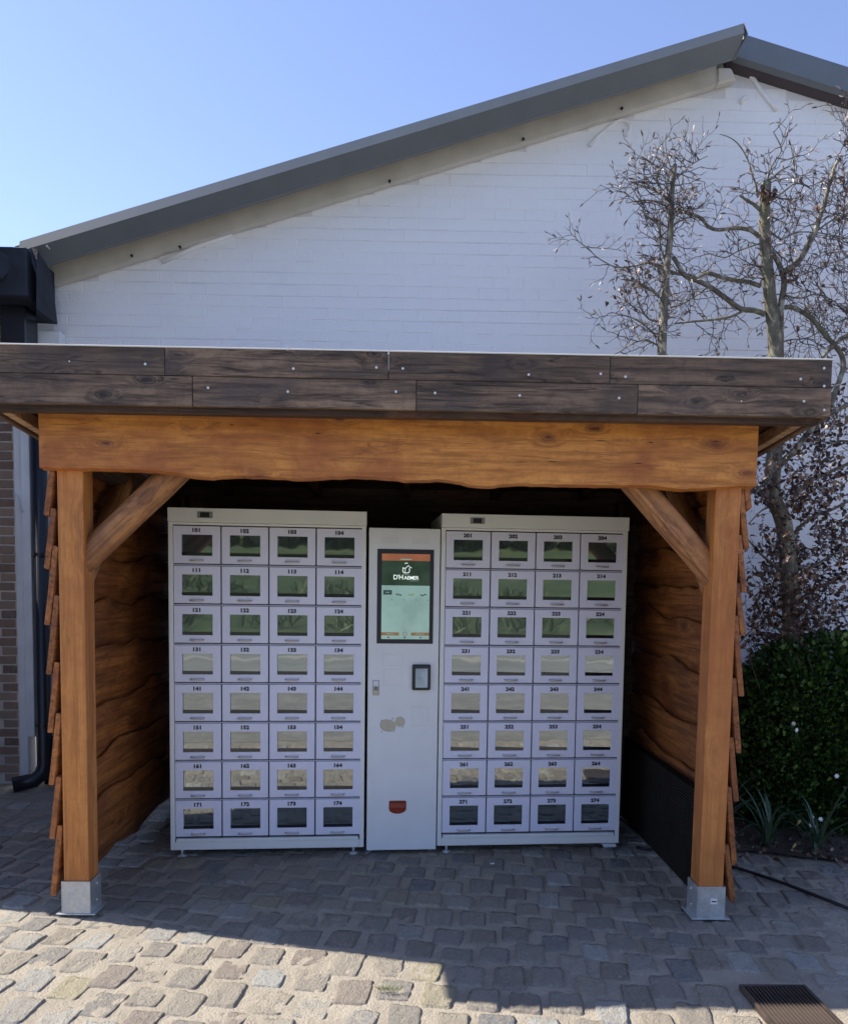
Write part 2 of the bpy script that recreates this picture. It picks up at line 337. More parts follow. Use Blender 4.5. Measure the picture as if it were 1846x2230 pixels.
m.color(m.mix(m.ramp(m.noise(m.coords(), 3, 6, 0.7), [(0.4,0.6),(0.6,0.0)]), bt.outputs['Color'], (0.17,0.16,0.135))); m.bump(m.noise(m.coords(), 9, 5, 0.7), 0.02)
link('forecourt', grid_sheet('forecourt', -40, 40, -4.2, 0.999, 1.0, m.m, -0.004), kind='structure', label='paved forecourt in front of the shelter')
link('road', grid_sheet('road', -120, 120, -16.2, -4.2, 4.0, M['asphalt'], 0.0), kind='structure', label='grey road behind the viewer')
link('road_edge', grid_sheet('road_edge', -120, 120, -8.2, -7.6, 4.0, plain('pale_gutter', (0.40,0.38,0.32), 0.9), 0.004), kind='structure', label='pale gutter strip in the road')
vs = [(-200,-16.2,0.0),(200,-16.2,0.0),(200,-95,6.6),(-200,-95,6.6),(200,-300,10),(-200,-300,10)]
me = bpy.data.meshes.new('meadow'); me.from_pydata(vs, [], [(0,3,2,1),(3,5,4,2)]); me.materials.append(M['meadow'])
link('meadow', me, kind='structure', label='green meadow rising beyond the road')
# side ground left and right of the yard
link('side_ground', grid_sheet('side_ground', -60, -7.0, 1.0, 6.6, 5, M['sand'], 0.002), kind='structure', label='sandy ground left of the yard')
link('side_ground', grid_sheet('side_ground', 7.0, 60, 1.0, 6.6, 5, M['sand'], 0.002), kind='structure', label='sandy ground right of the yard')

def leaf_cloud(name, pts, size, mat, elong=1.6, fold=0.25, curl=0.0, dirs=None, szvar=0.35, seed=1, thin=1.0):
    """many leaf-shaped folded faces: 6 verts, 4 tris each"""
    r = np.random.RandomState(seed); n = len(pts); pts = np.asarray(pts, float)
    if dirs is None:
        d = r.normal(size=(n,3))
    else: d = np.asarray(dirs, float) + r.normal(size=(n,3))*0.25
    d /= np.linalg.norm(d, axis=1)[:,None] + 1e-9
    u = np.cross(d, r.normal(size=(n,3))); u /= np.linalg.norm(u, axis=1)[:,None] + 1e-9
    nn = np.cross(d, u)
    s = size*(1 + szvar*(r.rand(n)*2-1)); L = (s*elong)[:,None]; W = (s*0.5*thin)[:,None]
    P_ = lambda t, w, lift: pts + d*L*t + u*W*w + nn*(W*fold*abs(w) - L*curl*(t*t)) + nn*L*lift
    V = np.stack([pts, P_(.36,0,0), P_(.70,0,0), P_(1,0,0), P_(.30,.95,0), P_(.30,-.95,0), P_(.66,.85,0), P_(.66,-.85,0)], 1).reshape(-1,3)
    o = (np.arange(n)*8)[:,None]
    Fc = np.concatenate([o+[0,4,1], o+[0,1,5], o+[1,4,6], o+[1,6,2], o+[1,2,7], o+[1,7,5], o+[6,3,2], o+[2,3,7]], 1).reshape(-1,3)
    me = bpy.data.meshes.new(name); me.vertices.add(len(V)); me.vertices.foreach_set('co', V.ravel())
    me.loops.add(Fc.size); me.loops.foreach_set('vertex_index', Fc.ravel().astype(np.int32))
    me.polygons.add(len(Fc)); me.polygons.foreach_set('loop_start', np.arange(0, Fc.size, 3, dtype=np.int32))
    me.polygons.foreach_set('loop_total', np.full(len(Fc), 3, np.int32)); me.update(calc_edges=True)
    me.materials.append(mat); return me
# wood beyond the meadow (seen mirrored in the locker windows)
pts = []
for i in range(16000):
    x = rs.uniform(-110,110); h = 5.5 + 3*noise.noise(Vector((x*0.12,0,0))) + 2*noise.noise(Vector((x*0.5,3,0)))
    pts.append((x, -92 + rs.uniform(-6,3), 6.0 + rs.rand()*(h+5)))
link('far_wood', leaf_cloud('far_wood', pts, 1.5, M['wood_leaf'], 1.2), kind='stuff', label='dark wood edging the meadow')

# rough grass along the road, which the locker windows mirror
pts = []; dr = []
for k in range(70):
    cx_, cy_ = rs.uniform(-26, 22), -16.6 - abs(rs.normal())*9; hgt = rs.uniform(.3, 1.0)
    for j in range(60): pts.append((cx_+rs.normal()*.55, cy_+rs.normal()*.4, max(0, (-cy_-16.2)*0.084))); dr.append((rs.normal()*.5, rs.normal()*.4, 1.2*hgt+.3))
link('tall_grass', leaf_cloud('tall_grass', pts, 0.34, leafmat('rough_grass', [(0.0,(0.02,0.035,0.012)),(0.6,(0.07,0.10,0.03)),(1.0,(0.22,0.21,0.10))]), 1.9, 0.2, 0.2, dirs=dr, thin=0.16, seed=12), kind='stuff')
# cobbles
def cobble_mesh(k, rnd_edge=0.13):
    n = 13; vs = []; fs_ = []; r = random.Random(100+k)
    cor = [(r.uniform(-.13,.05)*sx, r.uniform(-.13,.05)*sy) for sx, sy in ((-1,-1),(1,-1),(1,1),(-1,1))]; sup = r.uniform(7.0, 16.0); tilt = (r.uniform(-.05,.05), r.uniform(-.05,.05))
    for j in range(n):
        for i in range(n):
            a = (i/(n-1)*2-1); b = (j/(n-1)*2-1)
            a = math.copysign(abs(a)**0.8, a); b = math.copysign(abs(b)**0.8, b)
            m_ = max(abs(a), abs(b)); nr = (abs(a)**sup + abs(b)**sup)**(1/sup) or 1
            q = m_/nr if nr > 0 else 1
            x = a*q*0.5; y = b*q*0.5
            x += 0.03*noise.noise(Vector((y*5+k*3.1, x*2, k))) + 0.016*noise.noise(Vector((y*17+k, x*6, k))) ; y += 0.03*noise.noise(Vector((x*5+k*1.7, y*2, k+9))) + 0.016*noise.noise(Vector((x*17+k, y*6, k)))
            for ci,(sx,sy) in enumerate(((-1,-1),(1,-1),(1,1),(-1,1))):
                wgt = max(0, (0.5+sx*x))*max(0,(0.5+sy*y)); x += cor[ci][0]*wgt*0.5; y += cor[ci][1]*wgt*0.5
            edge = max(0.0, (m_-0.80)/0.20)
            rag = 0.5+0.5*noise.noise(Vector((x*9+k*5, y*9, 4.0)))
            z = 0.0095 - (0.0025+0.0045*rag)*edge**2.0 + 0.006*noise.noise(Vector((x*4+k, y*4, k*2.3))) + 0.0035*noise.noise(Vector((x*10+k, y*10, k))) + tilt[0]*x*0.08 + tilt[1]*y*0.08
            if m_ > 0.99: z = -0.02
            vs.append((x, y, z))
    for j in range(n-1):
        for i in range(n-1): a = j*n+i; fs_.append((a, a+1, a+n+1, a+n))
    me = bpy.data.meshes.new('cobble'); me.from_pydata(vs, [], fs_); me.materials.append(M['cobble']); return sm(me)
CM = [cobble_mesh(k) for k in range(20)]
ang = math.radians(8.0); dvec = Vector((-math.sin(ang), math.cos(ang))); xvec = Vector((math.cos(ang), math.sin(ang)))
grate_poly = (1.20, 1.47, 2.40, 2.83)
stones = []
rr = random.Random(5)
t = -4.6
while t < 6.6:
    wd = rr.uniform(0.128, 0.150); s_ = -0.5 + rr.random()*0.15
    while s_ < 7.0:
        ln = rr.uniform(0.155, 0.225)
        c = xvec*(t + wd/2) + dvec*(s_ + ln/2)
        bend = 0.05*math.sin(c.y*0.9 + 0.7) + 0.02*math.sin(c.x*2.1)
        x, y = c.x + bend + rr.uniform(-.006,.006), c.y
        if 1.15 < y < 5.74 and -2.95 < x < 5.6:
            ing = grate_poly[0]-0.06 < x < grate_poly[1]+0.06 and grate_poly[2]-0.06 < y < grate_poly[3]+0.05
            soil = x > 1.62 and y > 4.35 - 0.25*(x-1.62)
            if not ing and not soil: stones.append((x, y, wd-0.0055+rr.uniform(-.008,.003), ln-0.004+rr.uniform(-.010,.003), -ang + rr.gauss(0, .035)))
        s_ += ln
    t += wd
def inframe(x, y):
    return y > 2.42 and abs(x-0.02) < 0.535*y and not (y > 4.5 and -1.3 < x < 1.25)
stones.sort(key=lambda q: (0 if inframe(q[0], q[1]) else 1, q[0]**2 + q[1]**2))
rest = MB()
for i, (x, y, wd, ln, a) in enumerate(stones):
    me = CM[rr.randrange(20)]; flip = rr.choice((0, PI))
    zz = -0.0125 + rr.uniform(-0.003, 0.003) + (-0.003 if x < 0.1 and y < 3.5 else 0.0)
    MW = T(x, y, zz) @ Matrix.Rotation(a + flip, 4, 'Z') @ Matrix.Diagonal((wd, ln, 1.0, 1))
    if i < 300: link('cobble', me, yard, MW)
    else: rest.add([MW @ v.co for v in me.vertices], [tuple(p.vertices) for p in me.polygons])
me = rest.mesh('cobbles', None, True)
m2 = M['cobble'].copy(); m2.name = 'worn_cobblestone_far'
for nd_ in list(m2.node_tree.nodes):
    if nd_.type == 'VALTORGB' and nd_.inputs[0].links and nd_.inputs[0].links[0].from_node.type == 'OBJECT_INFO':
        g = m2.node_tree.nodes.new('ShaderNodeNewGeometry'); m2.node_tree.links.new(g.outputs['Random Per Island'], nd_.inputs[0])
me.materials.append(m2)
link('cobbles', me, yard, kind='stuff')

# ================================================================== white gable house
SL = 0.314; VX0, VZ0 = -2.56, 3.655; PKX, PKZ = 2.10, VZ0 + SL*(2.10+2.56); SR = 0.36
def roofz(x): return VZ0 + SL*(x-VX0) if x < PKX else 5.25 - 0.27*(x-PKX)
WD = 5.8
house = thing('white_gable_house', 'long white painted brick gable wall under a grey metal verge, behind the shelter', 'house', (0, WD, 0))
XL, XR = -2.62, 6.2
wallpoly = [(XL, -0.1), (XR, -0.1), (XR, roofz(XR)-0.15), (PKX+0.1, roofz(PKX+0.1)-0.15), (PKX, PKZ-0.12), (XL, roofz(XL)-0.12)]
link('wall', MB().prism(wallpoly, WD, WD+0.28).mesh('wall', M['wjoint']), house)
link('side_wall', MB().box((XL, WD+0.281, -0.1), (XL+0.28, WD+14, roofz(XL)-0.2)).mesh('side_wall', M['wbrick']), house)
link('side_wall', MB().box((XR-0.28, WD+0.281, -0.1), (XR, WD+14, roofz(XR)-0.2)).mesh('side_wall', M['wbrick']), house)
BL, BH = 0.212, 0.0775
def brick_mesh(k, mat, hgt=0.0045, L=BL-0.0028, H=BH-0.0042, bv=0.0022):
    r = random.Random(k); j = lambda: r.uniform(-.0025,.0025)
    fr = [(-L/2+j(), -hgt+j()*0.3, -H/2+j()), (L/2+j(), -hgt+j()*0.3, -H/2+j()), (L/2+j(), -hgt+j()*0.3, H/2+j()), (-L/2+j(), -hgt+j()*0.3, H/2+j())]
    bk = [(x*1.0+math.copysign(.004,x), 0.004, z+math.copysign(.003,z)) for x,y,z in fr]
    me = bpy.data.meshes.new('brick'); me.from_pydata(fr+bk, [], [(0,1,2,3),(0,4,5,1),(1,5,6,2),(2,6,7,3),(3,7,4,0)])
    me.materials.append(mat)
    bm = bmesh.new(); bm.from_mesh(me); bmesh.ops.recalc_face_normals(bm, faces=bm.faces)
    if bm.faces[0].normal.y > 0: bmesh.ops.reverse_faces(bm, faces=bm.faces)
    es = [e for e in bm.edges if len(e.link_faces)==2]; bmesh.ops.bevel(bm, geom=es, offset=bv, segments=1, affect='EDGES'); bm.to_mesh(me); bm.free(); return me
WB = [brick_mesh(k, M['wbrick'], 0.0014 + 0.0006*(k % 4)) for k in range(10)]
bricks = []
row = 0; z = 0.02
while z < 5.2:
    x = XL + 0.11 + (0.106 if row % 2 else 0)
    while x < XR-0.02:
        if z + 0.04 < roofz(x-0.1)-(0.09 if x < PKX-0.15 else 0.17) and z + 0.04 < roofz(x+0.1)-(0.09 if x < PKX-0.15 else 0.17) and x < XR-0.05: bricks.append((x, z + 0.004*math.sin(x*1.3+row)))
        x += BL
    z += BH; row += 1
def wvis(x, z):
    vis = (z > 2.62 and x < 3.02) or (1.75 < x < 3.02 and z > 1.2)
    return 0 if vis else 1
bricks.sort(key=lambda q: (wvis(*q), (q[0]-0.6)**2*0.4 + (q[1]-2.9)**2))
rb = MB(); rw = random.Random(9)
for i, (x, z) in enumerate(bricks):
    me = WB[rw.randrange(10)]; MW = T(x, WD + rw.uniform(-.0014,.0003), z) @ Matrix.Rotation(rw.gauss(0,.004), 4, 'Y')
    if i < 300: link('brick', me, house, MW)
    else: rb.add([MW @ v.co for v in me.vertices], [tuple(p.vertices) for p in me.polygons])
link('bricks', rb.mesh('bricks', M['wbrick']), house, kind='stuff')
def slope_strip(name, x0, x1, sec, mat, zf, cap=True):
    """extrude a (depth, dz) section along the roof slope"""
    mb = MB(); n = len(sec)
    vs = [(x0, d, zf(x0)+dz) for d, dz in sec] + [(x1, d, zf(x1)+dz) for d, dz in sec]
    fs_ = [(i, (i+1) % n, (i+1) % n + n, i + n) for i in range(n)] + [tuple(range(n)), tuple(range(n, 2*n))[::-1]]
    return mb.add(vs, fs_).mesh(name, mat)
zl = lambda x: VZ0 + SL*(x-VX0); zr = lambda x: 5.25 - 0.27*(x-PKX)
sec = [(5.44, 0.0), (5.42, -0.073), (5.53, -0.150), (5.56, -0.150), (5.56, -0.12), (5.44, -0.065), (5.47, 0.0)]
link('verge_trim', slope_strip('verge_trim', VX0, PKX+0.02, sec, M['verge'], zl), house, label='grey folded verge trim on the left slope')
link('trim_cap', MB().add([(PKX+0.022,5.43,PKZ+.006),(PKX+0.045,5.42,PKZ-.073),(PKX+0.0,5.535,PKZ-.155),(PKX-0.03,5.6,PKZ-.13),(PKX-.02,5.6,PKZ+0.0)],[(0,1,2,3,4)]).mesh('trim_cap', M['verge']), house)
secr = [(5.68, 0.0), (5.67, -0.165), (5.72, -0.175), (5.72, 0.0)]
link('verge_trim', slope_strip('verge_trim', PKX+0.06, XR+0.3, secr, M['verge'], zr), house, label='darker grey verge trim on the right slope')
link('soffit', slope_strip('soffit', PKX+0.03, XR+0.3, [(5.721,-0.10),(5.721,-0.165),(5.799,-0.19),(5.799,-0.10)], plain('soffit_shade',(0.07,0.055,0.065),0.7), zr), house)  # dark purple colour stands in for the shadow gap under the verge
link('roof', slope_strip('roof', VX0-0.05, PKX+0.02, [(5.48,0.0),(5.48,-0.05),(20,-0.05),(20,0.0)], M['verge'], zl), house)
link('roof', slope_strip('roof', PKX+0.02, XR+0.35, [(5.721,0.0),(5.721,-0.05),(20,-0.05),(20,0.0)], M['verge'], zr), house)
link('barge_board', slope_strip('barge_board', VX0+0.08, PKX-0.04, [(5.735,-0.06),(5.728,-0.190),(5.79,-0.190),(5.79,-0.06)], M['cream_board'], zl), house)
link('barge_end', MB().prism([(PKX-0.04, PKZ-0.09),(PKX+0.06,PKZ-0.09),(PKX+0.10,PKZ-0.17),(PKX-0.04,PKZ-0.205)], 5.72, 5.79).mesh('barge_end', M['cream_board'], bevel=0.012), house)
for q in ((285,554),(390,535),(848,391),(1140,299),(1355,232),(107,539)):
    p = atD(q[0], q[1], 5.70); link('bolt', MB().tube([(p.x,5.715,p.z),(p.x,5.74,p.z)], 0.009, 8).mesh('bolt', M['black_pl']), house)
p = atD(107, 540, 5.42); link('bolt', MB().tube([(p.x,5.39,p.z),(p.x,5.43,p.z)], 0.006, 8).mesh('bolt', M['screw']), house)
def anchor(pix, r=0.013):
    pts_ = [atD(a, b, WD-0.02) for a, b in pix]; link('wall_anchor', sm(MB().tube([(p.x, WD-0.007, p.z) for p in pts_], r, 8).mesh('wall_anchor', M['wbrick'])), house)
anchor([(1283,316),(1300,297),(1320,280),(1338,266),(1350,260),(1362,261),(1371,270),(1372,282),(1362,294)], 0.013)
anchor([(352,569),(400,548),(450,528),(505,508)], 0.017)
anchor([(1613,152),(1626,154),(1640,168),(1655,192),(1675,218),(1692,238)], 0.016)
anchor([(1612,222),(1620,212),(1626,210)], 0.016)
link('plinth', MB().box((XL-0.001, WD-0.03, -0.05), (-1.2, WD-0.005, 0.34)).mesh('plinth', M['bitumen'], bevel=0.006), house)

# ================================================================== brick house on the left
bh = thing('brick_house', 'brown brick house corner with black felt gutter and downpipe at the left edge', 'house', (-3.2, WD, 0))
link('wall', MB().box((-6.5, WD-0.02, -0.1), (-2.79, WD+0.25, 3.30)).mesh('wall', M['mortar']), bh)
HB = [brick_mesh(50+k, M['brick'], 0.007, 0.200, 0.0505) for k in range(8)]
z = 0.035; row = 0
while z < 3.25:
    x = -2.905 + (0.0 if row % 2 else -0.055)
    while x > -3.25:
        wdt = 1.0
        if row % 2 == 0 and x > -3.0: link('brick', HB[row % 8], bh, T(-2.848, WD-0.021, z) @ Matrix.Diagonal((0.50,1,1,1)))
        link('brick', HB[rw.randrange(8)], bh, T(x - (0.0 if row % 2 else 0.11), WD-0.021+rw.uniform(-.002,.002), z))
        x -= 0.216
    z += 0.0655; row += 1
# side wing added out of view, its corner shaped to shade the yard
shade_caster = [(-3.02, 3.83), (-3.02, 5.45), (-7.5, 5.45), (-7.5, 5.2)]
link('shade_caster_wall', MB().prism(shade_caster, -0.1, 4.35, 'z').mesh('shade_caster_wall', M['brick']), bh)
link('shade_caster_roof', MB().prism([(-3.02,3.83),(-3.02,5.45),(-7.5,5.45),(-7.5,5.2)], 4.351, 4.43, 'z').mesh('shade_caster_roof', M['bitumen']), bh)
link('pilaster', MB().box((-2.735, 5.66, -0.02), (-2.675, WD-0.021, 3.3)).mesh('pilaster', M['white_pl'], bevel=0.004), bh)
link('pilaster', MB().box((-2.675, 5.63, 0.36), (-2.615, WD-0.021, 3.3)).mesh('pilaster', M['white_pl'], bevel=0.004), bh)
p0 = [(-2.553, 5.64, 2.95), (-2.553, 5.64, 0.16), (-2.565, 5.62, 0.10), (-2.60, 5.58, 0.065), (-2.72, 5.52, 0.045)]
link('downpipe', sm(MB().tube(p0, 0.052, 16).mesh('downpipe', M['pipe'])), bh)
for zz in (1.635, 0.45): link('pipe_clip', MB().tube([(-2.553,5.64,zz-.012),(-2.553,5.64,zz+.012)], 0.059, 16).box((-2.50,5.63,zz-.012),(-2.42,5.66,zz+.012)).mesh('pipe_clip', M['black_pl']), bh)
link('cable', sm(MB().tube([(-2.735,5.65,2.05),(-2.71,5.63,2.03),(-2.695,5.62,1.99),(-2.68,5.61,1.95),(-2.655,5.61,1.925)], 0.006, 6).mesh('cable', M['white_pl'])), bh)
# box gutter in black felt
link('box_gutter', MB().box((-4.5, 5.32, 3.27), (-2.465, 5.74, 3.573)).mesh('box_gutter', M['bitumen'], bevel=0.006), bh)
g = [(-2.544,5.30,3.20),(-2.544,5.34,3.60),(-2.60,5.36,3.66),(-2.43,5.74,3.02),(-2.50,5.74,3.62),(-2.40,5.74,3.38),(-2.60,5.74,3.02)]
def at(x,y,D): p = atD(x,y,D); return (p.x,D,p.z)
gv = [at(68,538,5.36), at(82,543,5.34), at(92,560,5.42), at(110,588,5.6), at(117,628,5.65), at(126,706,5.72), at(80,672,5.34), at(80,704,5.72), at(80,600,5.34), at(70,570,5.34)]
link('flashing', MB().add(gv, [(0,1,8,9),(1,2,3,4,8),(8,4,5,6),(6,5,7)]).mesh('flashing', M['bitumen']), bh)
link('roof', MB().add([at(-160,640,5.2), at(-160,500,5.2), at(0,546,5.3), at(37,567,5.34), at(8,606,5.3), (-5.5,7.5,4.3), (-3.0,7.5,3.9)], [(0,1,2,3,4),(1,5,6,2),(2,6,3)]).mesh('roof', M['bitumen']), bh)
link('hopper', MB().box((-2.73, 5.50, 2.9), (-2.56, 5.68, 3.27)).mesh('hopper', M['pipe'], bevel=0.008), bh)
link('fascia_board', MB().box((-2.61, 5.70, 2.9), (-2.42, 5.79, 3.17)).mesh('fascia_board', M['white_pl'], bevel=0.004), bh)

# ================================================================== timber shelter
sh = thing('timber_shelter', 'open timber shelter with orange stained posts, wavy beam and dark plank fascia over the lockers', 'shelter', (-0.04, 3.43, 0))
FD = 3.22; FX0, FX1 = -1.715, 1.663; RS = 0.0806
# posts, built in their own space with the foot at the origin
PS = 0.108
def post(x, y, z0, z1, lean=0.0, mat='oak_z'):
    me = MB().box((-PS/2, -PS/2, 0), (PS/2, PS/2, z1-z0)).mesh('post', M[mat], bevel=0.006, seg=2)
    return link('post', me, sh, T(x, y, z0) @ Matrix.Rotation(lean, 4, 'Y'))
PLX, PRX, PFD = -1.426, 1.335, 3.43
pl = post(PLX, PFD+PS/2, 0.02, 2.10); pr = post(PRX, PFD-.012+PS/2, 0.02, 2.10, 0.006)
post(PLX, 5.02, 0.02, 1.98, 0.0, 'dark_wood'); post(PRX, 5.02, 0.02, 1.98, 0.0, 'dark_wood')  # rear posts in the darkened timber, interior shade put into their colour
def shoe(x, y, sign, lab=False):
    h = 0.146; t = 0.004; s_ = PS/2+0.004
    mb = MB(); mb.box((-s_, -s_-t, 0.006), (s_, -s_, h)).box((-s_, s_, 0.006), (s_, s_+t, h)).box((-s_-t, -s_-t, 0.006), (-s_-.0005, s_+t, h)).box((s_+.0005, -s_-t, 0.006), (s_+t, s_+t, h))
    o = link('post_shoe', mb.mesh('post_shoe', M['galv']), sh, T(x, y, 0.004))
    link('foot_plate', MB().box((-s_-0.026, -s_-0.010, 0), (s_+0.026, s_+0.02, 0.0055)).mesh('foot_plate', M['galv'], bevel=0.001), o, T(x, y, 0.004))
    for dz in (0.045, 0.115):
        for dy in (0.0,):
            xx = x - sign*(s_+t)
            link('screw', MB().tube([(0,0,0),(-sign*0.004,0,0)], 0.0055, 8).mesh('screw', M['screw']), o, T(xx, y+0.005+dz*0.1, dz))
    if lab:
        st = link('sticker', MB().box((-0.014, -0.001, -0.012), (0.014, 0, 0.012)).mesh('sticker', plain('white_sticker',(0.8,0.8,0.78),0.5)), o, T(x+0.012, y-s_-t-0.0005, 0.085))
    return o
shoe(PLX, PFD+PS/2, -1); shoe(PRX, PFD-.012+PS/2, 1, True)
link('shoe_mark', MB().box((-0.010, -0.001, -0.003), (0.010, 0, 0.002)).mesh('shoe_mark', M['ink']), sh, T(PRX+0.012, PFD-.012-0.0105, 0.086))
# front beam with its live lower edge
bot = [(-1.532,1.913),(-1.411,1.911),(-1.291,1.912),(-1.089,1.909),(-0.968,1.9),(-0.887,1.882),(-0.819,1.884),(-0.719,1.893),(-0.523,1.889),(-0.459,1.882),(-0.358,1.891),(-0.236,1.899),(-0.072,1.892),(0.003,1.883),(0.092,1.89),(0.16,1.89),(0.221,1.876),(0.291,1.863),(0.345,1.866),(0.427,1.879),(0.599,1.877),(0.858,1.877),(1.016,1.879),(1.059,1.873),(1.125,1.864),(1.233,1.871),(1.348,1.88),(1.449,1.883)]
bx = np.linspace(-1.531, 1.448, 90); bz = np.interp(bx, [b[0] for b in bot], [b[1] for b in bot]); bz = np.convolve(np.pad(bz, 1, 'edge'), [.25,.5,.25], 'valid')
vs = []; fs_ = []
for i, (x, z) in enumerate(zip(bx, bz)):
    z += 0.0012*math.sin(x*70) + 0.002*noise.noise(Vector((x*25,0,0))); zt = 2.162 - 0.0104*(x+1.53)
    bark = 0.022 + 0.006*math.sin(x*9)
    vs += [(x, 3.385, z), (x, 3.385, zt), (x, 3.432, zt), (x, 3.432, z-0.007), (x, 3.402, z-0.003)]
n = 5
for i in range(len(bx)-1):
    for k in range(n): a = i*n+k; b = i*n+(k+1) % n; fs_.append((a, b, b+n, a+n))
fs_ += [tuple(range(n))[::-1], tuple(range((len(bx)-1)*n, len(bx)*n))]
beam = link('front_beam', MB().add([(x+0.04, y-3.385, z-2.0) for x, y, z in vs], fs_).mesh('front_beam', M['oak_x']), sh, T(-0.04, 3.385, 2.0))
for q in ((533,924),(549,931),(693,930),(1045,942),(1300,960),(1360,1008),(1200,1015)): pass
crk = [((683,944),(702,944)),((1289,959),(1326,961)),((1376,1010),(1402,1009)),((1188,1005),(1215,1006)),((500,925),(510,926)),((1045,939),(1050,955)),((1545,961),(1572,961)),((1408,963),(1425,964))]
mb = MB()
for a, b in crk:
    A = atD(*a, 3.385); B = atD(*b, 3.385); c = (A+B)/2; hx = (B.x-A.x)/2; hz = (B.z-A.z)/2
    mb.add([(A.x,3.3845,A.z),(c.x-hz*.1,3.3845,c.z+0.0022+abs(hz)*0.0),(B.x,3.3845,B.z),(c.x+ (0.0035 if abs(hz)>abs(hx) else 0),3.3845,c.z-0.0022)], [(0,1,2,3)])
link('crack', mb.mesh('crack', plain('dark_crack',(0.05,0.02,0.01),0.9)), sh, kind='stuff')
# inner header behind the beam, side plates, rear plate
def board(name, a, b, mat, world=None, bev=0.003): # box given in world coordinates, stored about its centre so the grain runs along local x
    a = Vector(a); b = Vector(b); c = (a+b)/2; d = b-a; ax = max(range(3), key=lambda i: d[i])
    if ax == 0: R = Matrix.Identity(4); h = (d.x/2, d.y/2, d.z/2)
    elif ax == 1: R = Matrix.Rotation(PI/2, 4, 'Z'); h = (d.y/2, d.x/2, d.z/2)
    else: R = Matrix.Rotation(-PI/2, 4, 'Y'); h = (d.z/2, d.y/2, d.x/2)
    return link(name, MB().box(tuple(-x for x in h), h).mesh(name, mat, bevel=bev), sh, (world or Matrix.Identity(4)) @ Matrix.Translation(c) @ R)
board('header', (-1.50, 3.434, 1.93), (1.42, 3.475, 2.10), M['dark_wood'])
tiltR = lambda y0, z0: T(0, y0, z0) @ Matrix.Rotation(-math.atan(RS), 4, 'X') @ T(0, -y0, -z0)
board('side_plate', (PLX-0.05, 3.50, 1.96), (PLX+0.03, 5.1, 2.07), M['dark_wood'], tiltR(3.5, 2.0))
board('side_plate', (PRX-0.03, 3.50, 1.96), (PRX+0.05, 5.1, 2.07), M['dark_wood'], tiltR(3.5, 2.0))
# braces
def brace(A, B, r, flat=1.0):
    A = Vector(A); B = Vector(B); L = (B-A).length; n = 14; vs = []; fs_ = []; k = 16
    for i in range(n+1):
        x = L*i/n
        for j in range(k):
            a = 2*PI*j/k; rr_ = r*(1+0.05*noise.noise(Vector((x*5, math.cos(a), math.sin(a)+A.x))))
            cy, cz = math.cos(a), math.sin(a); p = 1/(abs(cy)**flat_e + abs(cz)**flat_e)**(1/flat_e)
            vs.append((x, rr_*cy*p*0.85, rr_*cz*p))
    for i in range(n):
        for j in range(k): a = i*k+j; b = i*k+(j+1) % k; fs_.append((a, b, b+k, a+k))
    fs_ += [tuple(range(k))[::-1], tuple(range(n*k, (n+1)*k))]
    me = sm(MB().add(vs, fs_).mesh('brace', M['brace'])); d = (B-A).normalized()
    R = d.to_track_quat('X', 'Z').to_matrix().to_4x4()
    return link('brace', me, sh, T(*A) @ R)
flat_e = 2.2; brace((-1.45, 3.50, 1.49), (-0.955, 3.50, 1.965), 0.058)
flat_e = 3.6; brace((1.375, 3.50, 1.455), (0.905, 3.50, 1.97), 0.056)
flat_e = 3.0; brace((PLX+0.0, 3.55, 1.45), (PLX+0.0, 4.1, 1.96), 0.045); brace((PRX+0.0, 3.55, 1.45), (PRX+0.0, 4.1, 1.96), 0.045)
# cladding: overlapping live-edge planks
def plank(length, h, seed, thick=0.022, amp=0.024):
    n = 44; vs = []; fs_ = []; kk = random.Random(seed); ph = [kk.uniform(0, 9) for _ in range(4)]
    for i in range(n+1):
        x = length*i/n
        f = lambda p, q: amp*(0.7*math.sin(x*4.1+p) + 0.5*math.sin(x*9.7+q)) + amp*0.6*noise.noise(Vector((x*7, p, q))) + amp*0.9*max(0, math.sin(x*5.3+p*3))**8
        e0 = f(ph[0], ph[1]); e1 = h + f(ph[2], ph[3])
        bl = 0.003*noise.noise(Vector((x*4, seed, 0)))
        th=thick*0.5
        for zz, yy in ((e0, 0.006), (e0+0.003, -th), (h*0.33, -th+bl), (h*0.66, -th-bl), (e1-0.006, -th+0.001), (e1, 0), (e1-0.003, th), (e0+0.003, th)):
            vs.append((x, yy, zz))
    k = 8
    for i in range(n):
        for j in range(k): a = i*k+j; b = i*k+(j+1) % k; fs_.append((a, b, b+k, a+k))
    fs_ += [tuple(range(k)), tuple(range(n*k, (n+1)*k))]
    me = MB().add(vs, fs_).mesh('plank', M['plank'])
    for p in me.polygons: p.use_smooth = len(p.vertices) == 4
    return me
lz = [0.066, 0.321, 0.546, 0.783, 1.042, 1.28, 1.50, 1.70, 1.90]
rz = [0.08, 0.235, 0.496, 0.724, 0.99, 1.237, 1.395, 1.595, 1.80]
